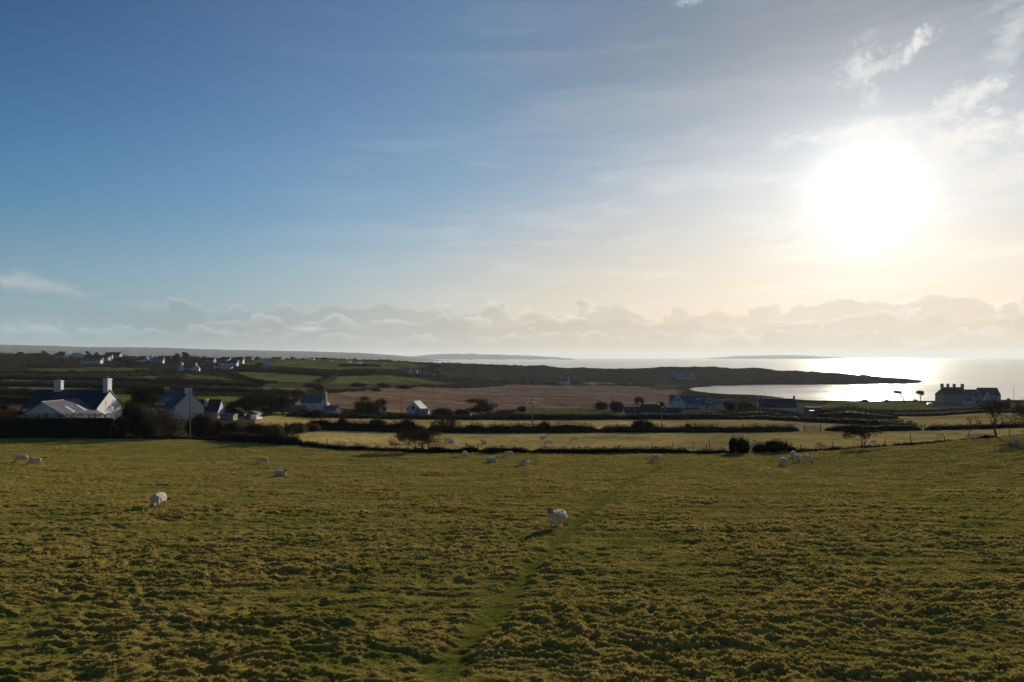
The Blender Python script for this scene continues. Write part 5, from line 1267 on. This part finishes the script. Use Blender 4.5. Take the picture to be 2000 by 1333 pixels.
for px_, Y_, h_, ln_, lab_ in [
    (639, 103.5, 1.5, 0, 'tallest post left of the hawthorn, in the low bank'), (672, 100.6, 1.05, .05, 'short post in the left bank hump'), (695, 99.3, 1.1, 0, 'short post right of the left bank hump'), (735, 98.2, 1.1, -.04, 'post left of the windswept hawthorn'),
    (910, 96, 1.35, 0, 'left of two posts beside the gorse, near the grazing sheep'), (933, 95.8, 1.2, 0, 'right of two posts beside the gorse'), (1274, 95.2, 1.45, -.03, 'leftmost post of the row left of the ivy bush'), (1314, 95.2, 1.45, .02, 'second post of the row left of the ivy bush'),
    (1354, 95.2, 1.5, 0, 'third post of the row left of the ivy bush'), (1379, 95.2, 1.35, .03, 'fourth post of the row left of the ivy bush'), (1388, 95.1, 1.8, -.14, 'leaning tall post left of the ivy bush'), (1411, 95, .9, 0, 'short stub post just left of the ivy bush'),
    (1462, 94.6, 1.9, .02, 'post squeezed between ivy bush and ragged thorn bush'), (1564, 94.4, 1.0, 0, 'short post right of the low trailing bush'), (1626, 94.3, 1.15, 0, 'post left of the twin-stemmed hawthorn'), (1727, 94, 1.05, .1, 'squat post right of the twin-stemmed hawthorn'),
    (1780, 93.8, 1.5, -.1, 'strong leaning post alone on the right-hand bank'), (1845, 93.4, .7, 0, 'low stub post left of the sapling'), (1915, 157.5, 1.8, 0, 'post standing above the straight low hedge'), (1971, 92.5, 1.2, .05, 'pale post behind the sheep at the right edge')]:
    post(lab_, px_, Y_, h_, ln_)
def gate(label, px0, px1, Y, h=1.15):
    a, b = at(px0, Y), at(px1, Y); L = (b - a).length; e = empty('field_gate', a, math.atan2(b.y - a.y, b.x - a.x)); tag(e, label, 'gate')
    for x_ in (0, L):
        m = MB(); m.box(x_ - .09, x_ + .09, -.09, .09, -.3, h + .25); m.build('gatepost', M_WOOD, e)
    for k in range(5):
        m = MB(); z = .18 + k * (h - .2) / 4.4; m.box(.12, L - .12, -.025, .025, z, z + .09); m.build('rail', M_WOOD, e)
gate('metal field gate between the middle hedge and the broad brown hedge', 1571, 1603, 161, 1.2)
gate('pale gate in the gap of the right-hand hedge', 1799, 1806, 159, 1.1)

# ------------------------------------------------------------------ sheep
def mat_wool():
    m_, g, o = newmat('wool')
    tc = g.node('ShaderNodeTexCoord'); P = tc.outputs['Object']
    n = g.noise(P, 14.0, 5.0, 0.7); n1 = g.noise(P, 3.0, 3.0, 0.5)
    c = g.mix(g.lin(n1, .35, .7), (0.52, 0.43, 0.34), (0.38, 0.31, 0.24))
    c = g.sc(c, g.lin(n, .3, .7, .78, 1.12))
    b = g.node('ShaderNodeBump'); b.inputs['Strength'].default_value = 1.0; b.inputs['Distance'].default_value = .03
    g.l.new(n, b.inputs['Height'])
    bs = pbsdf(g, None, c, .95, .1, b.outputs[0]); bs.inputs['Sheen Weight'].default_value = .6; bs.inputs['Sheen Roughness'].default_value = .5
    t = g.node('ShaderNodeBsdfTranslucent'); g.put(t.inputs[0], c)
    mx = g.node('ShaderNodeMixShader'); mx.inputs[0].default_value = .15
    g.l.new(bs.outputs[0], mx.inputs[1]); g.l.new(t.outputs[0], mx.inputs[2]); g.l.new(mx.outputs[0], o.inputs[0])
    return m_
M_WOOL = mat_wool(); M_FACE = plain('sheep_face', (0.20, 0.165, 0.135), .85, .15, .2, 8.0); M_EYE = plain('sheep_eye', (.01, .01, .01), .2, .6, 0)
def loft(bm, rings, seg=14):
    """rings = (centre, rx, rz, direction) closed tube"""
    prev = None
    for c, rx, rz, d in rings:
        d = Vector(d).normalized(); side = d.cross(Vector((0, 0, 1)))
        side = side.normalized() if side.length > .05 else Vector((0, 1, 0)); up = side.cross(d).normalized()
        cur = [bm.verts.new(Vector(c) + side * math.cos(2 * PI * k / seg) * rx + up * math.sin(2 * PI * k / seg) * rz) for k in range(seg)]
        if prev:
            for k in range(seg): bm.faces.new((prev[k], prev[(k + 1) % seg], cur[(k + 1) % seg], cur[k]))
        else: bm.faces.new(cur[::-1])
        prev = cur
    bm.faces.new(prev)
def make_sheep_mesh(pose, seed=0):
    """sheep facing +x, feet at z=0, back 0.78 m high"""
    bm = bmesh.new(); zb = .52 if pose != 'lie' else .30
    X = (1, 0, 0)
    body = [(-.60, .05, .06, -.03), (-.56, .17, .17, -.01), (-.44, .25, .245, .0), (-.22, .285, .27, .0), (.02, .29, .275, -.005), (.24, .27, .265, .0), (.40, .225, .24, .02), (.50, .13, .16, .05)]
    loft(bm, [((x, 0, zb + dz + .01), rx, rz, X) for x, rx, rz, dz in body], 18)
    if pose == 'stand':
        neck = [((.32, 0, zb + .10), .19, .19, (.8, 0, .6)), ((.46, 0, zb + .22), .155, .16, (.7, 0, .7)), ((.57, 0, zb + .34), .12, .125, (.6, 0, .8)), ((.62, 0, zb + .42), .10, .10, (.5, 0, .8))]
        hc = Vector((.66, 0, zb + .45)); hd = Vector((.86, 0, -.5))
    elif pose == 'graze':
        neck = [((.34, 0, zb + .04), .19, .20, (.9, 0, -.4)), ((.50, 0, zb - .06), .14, .15, (.8, 0, -.6)), ((.62, 0, zb - .20), .11, .115, (.6, 0, -.8)), ((.68, 0, zb - .30), .09, .095, (.5, 0, -.85))]
        hc = Vector((.70, 0, zb - .31)); hd = Vector((.55, 0, -.83))
    else:
        neck = [((.32, 0, zb + .08), .18, .17, (.8, 0, .6)), ((.46, 0, zb + .18), .14, .14, (.7, 0, .7)), ((.54, 0, zb + .30), .11, .11, (.5, 0, .8)), ((.57, 0, zb + .36), .095, .095, (.5, 0, .8))]
        hc = Vector((.60, 0, zb + .38)); hd = Vector((.9, 0, -.42))
    loft(bm, neck, 12); hd.normalize()
    head = [(-.10, .045, .05), (-.06, .085, .09), (0, .095, .105), (.08, .082, .092), (.16, .060, .068), (.22, .045, .048), (.25, .025, .028)]
    loft(bm, [(hc + hd * t, a, b, hd) for t, a, b in head], 12)
    for s in (-1, 1):   # ears
        up = Vector((0, 0, 1)); o_ = hc + hd * -.02 + Vector((0, s * .085, .04))
        loft(bm, [(o_, .02, .028, (0, s, -.25)), (o_ + Vector((-.01, s * .07, -.02)), .018, .040, (0, s, -.3)), (o_ + Vector((-.02, s * .14, -.05)), .008, .015, (0, s, -.3))], 8)
    if pose != 'lie':
        for x_, s, fr in ((.34, -1, 1), (.34, 1, 1), (-.42, -1, 0), (-.42, 1, 0)):
            dx = .03 * s * (1 if fr else -1); y = s * .15
            if fr: P = [((x_, y, .46), .10, .12), ((x_ + dx, y, .32), .060, .072), ((x_ + dx + .01, y * .95, .22), .038, .042), ((x_ + dx, y * .95, .10), .028, .030), ((x_ + dx, y * .95, .05), .032, .036), ((x_ + dx + .01, y * .95, 0), .036, .042)]
            else: P = [((x_, y, .48), .13, .17), ((x_ + .03, y, .36), .085, .115), ((x_ - .05, y * .95, .25), .045, .055), ((x_ - .06, y * .95, .19), .034, .040), ((x_ - .03, y * .95, .09), .027, .030), ((x_ - .02, y * .95, .045), .032, .036), ((x_ - .01, y * .95, 0), .036, .042)]
            loft(bm, [(c, a, b, (.001, 0, -1)) for c, a, b in P], 10)
        loft(bm, [((-.60, 0, zb + .08), .035, .04, (-.4, 0, -1)), ((-.645, 0, zb - .05), .040, .045, (-.1, 0, -1)), ((-.65, 0, zb - .20), .022, .025, (0, 0, -1))], 8)
    else:
        for x_, s in ((.36, -1), (.36, 1)):
            loft(bm, [((x_, s * .16, .16), .07, .08, (1, 0, -.3)), ((x_ + .14, s * .17, .07), .045, .05, (1, 0, -.2)), ((x_ + .10, s * .18, .04), .035, .035, (-1, 0, 0)), ((x_ - .04, s * .19, .035), .03, .03, (-1, 0, 0))], 8)
        for s in (-1, 1): loft(bm, [((-.45, s * .20, .22), .12, .17, (1, 0, -.2)), ((-.26, s * .25, .12), .09, .11, (1, 0, -.2)), ((-.12, s * .26, .05), .05, .05, (1, 0, 0))], 8)
    me = bpy.data.meshes.new('sheep'); bm.normal_update(); bmesh.ops.recalc_face_normals(bm, faces=bm.faces); bm.to_mesh(me); bm.free()
    o = bpy.data.objects.new('tmp', me); C.objects.link(o)
    md = o.modifiers.new('r', 'REMESH'); md.mode = 'VOXEL'; md.voxel_size = .021; md.use_smooth_shade = True
    sm = o.modifiers.new('s', 'SMOOTH'); sm.iterations = 3; sm.factor = .5
    dg = bpy.context.evaluated_depsgraph_get(); dg.update()
    m2 = bpy.data.meshes.new_from_object(o.evaluated_get(dg)); bpy.data.objects.remove(o, do_unlink=True)
    n = len(m2.vertices); co = np.zeros(n * 3, np.float32); m2.vertices.foreach_get('co', co); co = co.reshape(-1, 3)
    no = np.zeros(n * 3, np.float32); m2.vertices.foreach_get('normal', no); no = no.reshape(-1, 3)
    hdist = np.linalg.norm(co - np.array(hc + hd * .09), axis=1)
    wool = sstep(hdist, .15, .21) * (sstep(co[:, 2], .20, .30) if pose != 'lie' else sstep(co[:, 2], .06, .10))
    lump = gn(co[:, 0] * 9 + co[:, 2] * 5, co[:, 1] * 9 - co[:, 2] * 4, 7 + seed) * .026 + gn(co[:, 0] * 22 + co[:, 2] * 13, co[:, 1] * 22 - co[:, 2] * 11, 9) * .012 + .012
    co = co + no * (lump * wool)[:, None]
    m2.vertices.foreach_set('co', co.ravel())
    m2.materials.clear(); m2.materials.append(M_WOOL); m2.materials.append(M_FACE)
    for p in m2.polygons:
        p.use_smooth = True; p.material_index = 0 if np.mean(wool[list(p.vertices)]) > .5 else 1
    m2.name = 'sheep_' + pose
    return m2, hc, hd
FLOCK = []
SHEEP = {p: make_sheep_mesh(p) for p in ('stand', 'graze', 'lie')}
def sheep(label, px, Y, pose, yaw, scale=1.0, group='sheep grazing in the near field'):
    me, hc, hd = SHEEP[pose]
    X = (px - 1000) / F * Y; z = field_z(X, Y) - .02 if Y < 92 else gz(X, Y) + .04
    if Y < 92:
        z = max(z, float(ground_z(np.array([X]), np.array([Y]))[0]) + .07)
    e = link('sheep', me, loc=(X, Y, z)); e.rotation_euler = (0, 0, rad(yaw)); scale *= .87; e.scale = (scale,) * 3
    tag(e, label, 'sheep', group); FLOCK.append((X, Y)); return e
# yaw 0 faces right, 180 faces left, -90 faces the camera
g2 = 'sheep in the second field'
for a in [
    ('nearest standing sheep, looking toward the camera beside the path', 1088, 31.3, 'stand', -122, 1.12),
    ('large grazing sheep alone in the left part of the field', 309, 38.6, 'graze', -88, 1.12),
    ('far left grazing sheep, the left one of a pair', 42, 78.5, 'graze', 188, 1.18), ('far left grazing sheep, the lower right one of a pair', 68, 75.0, 'graze', 200, 1.08),
    ('grazing sheep between the far left pair and the lying sheep', 513, 76.5, 'graze', 205, 1.0), ('sheep lying down left of centre', 548, 61.5, 'lie', -25, 1.12),
    ('grazing sheep just below the hawthorn bank, rump to the sun', 908, 88.0, 'graze', -70, 1.05), ('grazing sheep right under the tallest gorse clump', 993, 86.5, 'graze', -155, 1.1),
    ('lying sheep with raised head, left of two resting in mid field', 961, 78.5, 'lie', 0, 1.12), ('lying sheep with ears up, right of two resting in mid field', 1024, 74.0, 'lie', 50, 1.15),
    ('grazing sheep alone right of centre at the end of the path', 1281, 79.5, 'graze', -140, 1.2),
    ('leftmost grazing sheep of the group of four', 1529, 73.8, 'graze', -128, 1.25), ('rear sheep of the group of four, seen from behind', 1549, 83.5, 'graze', 66, 1.2),
    ('middle sheep of the group of four', 1557, 79.0, 'graze', -95, 1.15), ('rightmost grazing sheep of the group of four', 1577, 76.5, 'graze', -78, 1.25),
    ('fat sheep at the right edge below the bare trees', 1981, 80.0, 'graze', 75, 1.3)]: sheep(*a)
for a in [
    ('upper sheep of two overlapping ones behind the hawthorn', 877, 117, 'graze', 195, 1.05, g2), ('lying sheep of two overlapping ones behind the hawthorn', 881, 113.5, 'lie', 180, 1.1, g2),
    ('lying sheep just left of the gorse in the second field', 946, 113, 'lie', 170, 1.0, g2), ('lying sheep highest in the second field, centre', 1062, 127, 'lie', 0, 1.1, g2),
    ('grazing sheep behind the boundary bank, centre of the second field', 1071, 109.5, 'graze', 205, 1.1, g2), ('grazing sheep right of centre in the second field', 1122, 119, 'graze', 190, 1.05, g2),
    ('sheep half hidden behind the ragged thorn bush', 1481, 112, 'lie', 180, 1.3, g2), ('sheep above the twin-stemmed hawthorn', 1648, 133, 'graze', -100, 1.15, g2),
    ('sheep alone in the second field right of the twin-stemmed hawthorn', 1837, 128, 'graze', -60, 1.1, g2), ('left of two sheep behind the right-hand bank', 1894, 101.5, 'graze', -20, 1.1, g2),
    ('right of two sheep behind the right-hand bank', 1910, 102, 'graze', -60, 1.1, g2), ('tiny lying sheep right of the twin-stemmed hawthorn', 1706, 116, 'lie', 0, .8, g2)]: sheep(*a)

# ------------------------------------------------------------------ grass: tufts of blades on the near slope
def build_grass():
    rng = np.random.default_rng(77)
    m_, g, o = newmat('grass_blades')
    at_ = g.node('ShaderNodeAttribute', attribute_name='tint', attribute_type='INSTANCER')
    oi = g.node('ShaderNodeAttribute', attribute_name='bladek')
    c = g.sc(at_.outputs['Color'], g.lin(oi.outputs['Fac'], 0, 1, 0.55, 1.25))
    d = g.node('ShaderNodeBsdfDiffuse'); g.put(d.inputs[0], c); t = g.node('ShaderNodeBsdfTranslucent'); g.put(t.inputs[0], c)
    mx = g.node('ShaderNodeMixShader'); mx.inputs[0].default_value = .42
    g.l.new(d.outputs[0], mx.inputs[1]); g.l.new(t.outputs[0], mx.inputs[2]); g.l.new(mx.outputs[0], o.inputs[0])
    coll = bpy.data.collections.new('tuft_shapes')
    for v in range(5):
        V = []; Fq = []; K = []
        for b in range(16):
            a = rng.uniform(0, 2 * PI); q = rng.uniform(0, .075); bx, by = math.cos(a) * q, math.sin(a) * q
            dr = rng.uniform(0, 2 * PI); h = rng.uniform(.05, .13); ln = rng.uniform(.02, .10); w = rng.uniform(.0035, .0065) * 1.5
            px_, py_ = -math.sin(dr) * w, math.cos(dr) * w; n = len(V)
            for f, ww in ((0, 1), (.55, .8), (1, .1)):
                cx = bx + math.cos(dr) * ln * f ** 1.7; cy = by + math.sin(dr) * ln * f ** 1.7; cz = h * (f - .18 * f * f) - .015
                V += [(cx + px_ * ww, cy + py_ * ww, cz), (cx - px_ * ww, cy - py_ * ww, cz)]; K += [f, f]
            Fq += [(n, n + 1, n + 3, n + 2), (n + 2, n + 3, n + 5, n + 4)]
        me = mesh_np('tuft', V, Fq, [m_]); a_ = me.attributes.new('bladek', 'FLOAT', 'POINT'); a_.data.foreach_set('value', np.array(K, np.float32))
        coll.objects.link(bpy.data.objects.new('tuft', me))
    bands = [(10.5, 24, 230), (24, 42, 105), (42, 66, 45), (66, 120, 20)]
    P = []; S = []
    for y0, y1, dn in bands:
        area = .80 * (y1 * y1 - y0 * y0); n = int(area * dn)
        yy = np.sqrt(rng.uniform(y0 * y0, y1 * y1, n)); xx = rng.uniform(-.80, .80, n) * (yy + 1)
        P.append(np.stack([xx, yy], -1)); S.append(np.full(n, {10.5: .44, 24: .55, 42: .70, 66: .90}[y0]))
    P = np.concatenate(P); S = np.concatenate(S); X, Y = P[:, 0], P[:, 1]
    ok = Y < bound_Y(X / Y) - .6; X, Y, S = X[ok], Y[ok], S[ok]
    h = field_h(X, Y); pm = path_mask(X, Y)
    keep = (rng.uniform(0, 1, len(X)) < np.clip(.40 + 2.4 * h, .10, 1) * (1 - .6 * pm)); X, Y, h, S, pm = X[keep], Y[keep], h[keep], S[keep], pm[keep]
    for sx, sy in FLOCK:
        S = S * (1 - .6 * np.exp(-((X - sx) ** 2 + (Y - sy) ** 2) / 1.2))
    Z = ground_z(X, Y) + h
    n1 = fbm(X / 3.0, Y / 3.0, 101, 4); n2 = fbm(X * 1.6, Y * 1.6, 111, 3)
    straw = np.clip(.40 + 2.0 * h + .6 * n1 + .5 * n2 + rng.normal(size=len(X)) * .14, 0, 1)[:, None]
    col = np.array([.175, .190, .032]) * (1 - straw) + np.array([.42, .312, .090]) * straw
    ru = (rng.uniform(0, 1, len(X)) < .03)[:, None]; col = np.where(ru, np.array([.24, .135, .05]), col)
    col = col * (1 - .7 * pm[:, None]) + np.array([.075, .11, .014]) * .7 * pm[:, None]
    me = bpy.data.meshes.new('grass'); me.vertices.add(len(X)); me.vertices.foreach_set('co', np.stack([X, Y, Z], -1).astype(np.float32).ravel())
    vcol(me, 'tint', col.astype(np.float32))
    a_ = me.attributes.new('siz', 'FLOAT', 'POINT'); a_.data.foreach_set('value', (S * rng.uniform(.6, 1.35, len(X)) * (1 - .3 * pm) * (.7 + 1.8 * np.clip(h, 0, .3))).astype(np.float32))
    a_ = me.attributes.new('rot', 'FLOAT', 'POINT'); a_.data.foreach_set('value', rng.uniform(0, 2 * PI, len(X)).astype(np.float32))
    a_ = me.attributes.new('pick', 'INT', 'POINT'); a_.data.foreach_set('value', rng.integers(0, 5, len(X)).astype(np.int32))
    o_ = link('grass', me); tag(o_, kind='stuff')
    ng = bpy.data.node_groups.new('grass_tufts', 'GeometryNodeTree')
    ng.interface.new_socket('Geometry', in_out='INPUT', socket_type='NodeSocketGeometry'); ng.interface.new_socket('Geometry', in_out='OUTPUT', socket_type='NodeSocketGeometry')
    N = ng.nodes; Lk = ng.links; gi = N.new('NodeGroupInput'); go = N.new('NodeGroupOutput')
    ci = N.new('GeometryNodeCollectionInfo'); ci.inputs['Collection'].default_value = coll; ci.inputs['Separate Children'].default_value = True; ci.inputs['Reset Children'].default_value = True
    ip = N.new('GeometryNodeInstanceOnPoints'); ip.inputs['Pick Instance'].default_value = True
    def attr(nm, ty):
        a = N.new('GeometryNodeInputNamedAttribute'); a.data_type = ty; a.inputs['Name'].default_value = nm; return a.outputs['Attribute']
    cx = N.new('ShaderNodeCombineXYZ'); Lk.new(attr('rot', 'FLOAT'), cx.inputs[2])
    Lk.new(gi.outputs[0], ip.inputs['Points']); Lk.new(ci.outputs[0], ip.inputs['Instance']); Lk.new(attr('pick', 'INT'), ip.inputs['Instance Index'])
    Lk.new(cx.outputs[0], ip.inputs['Rotation']); Lk.new(attr('siz', 'FLOAT'), ip.inputs['Scale']); Lk.new(ip.outputs[0], go.inputs[0])
    md = o_.modifiers.new('tufts', 'NODES'); md.node_group = ng
    print('grass tufts', len(X))
build_grass()
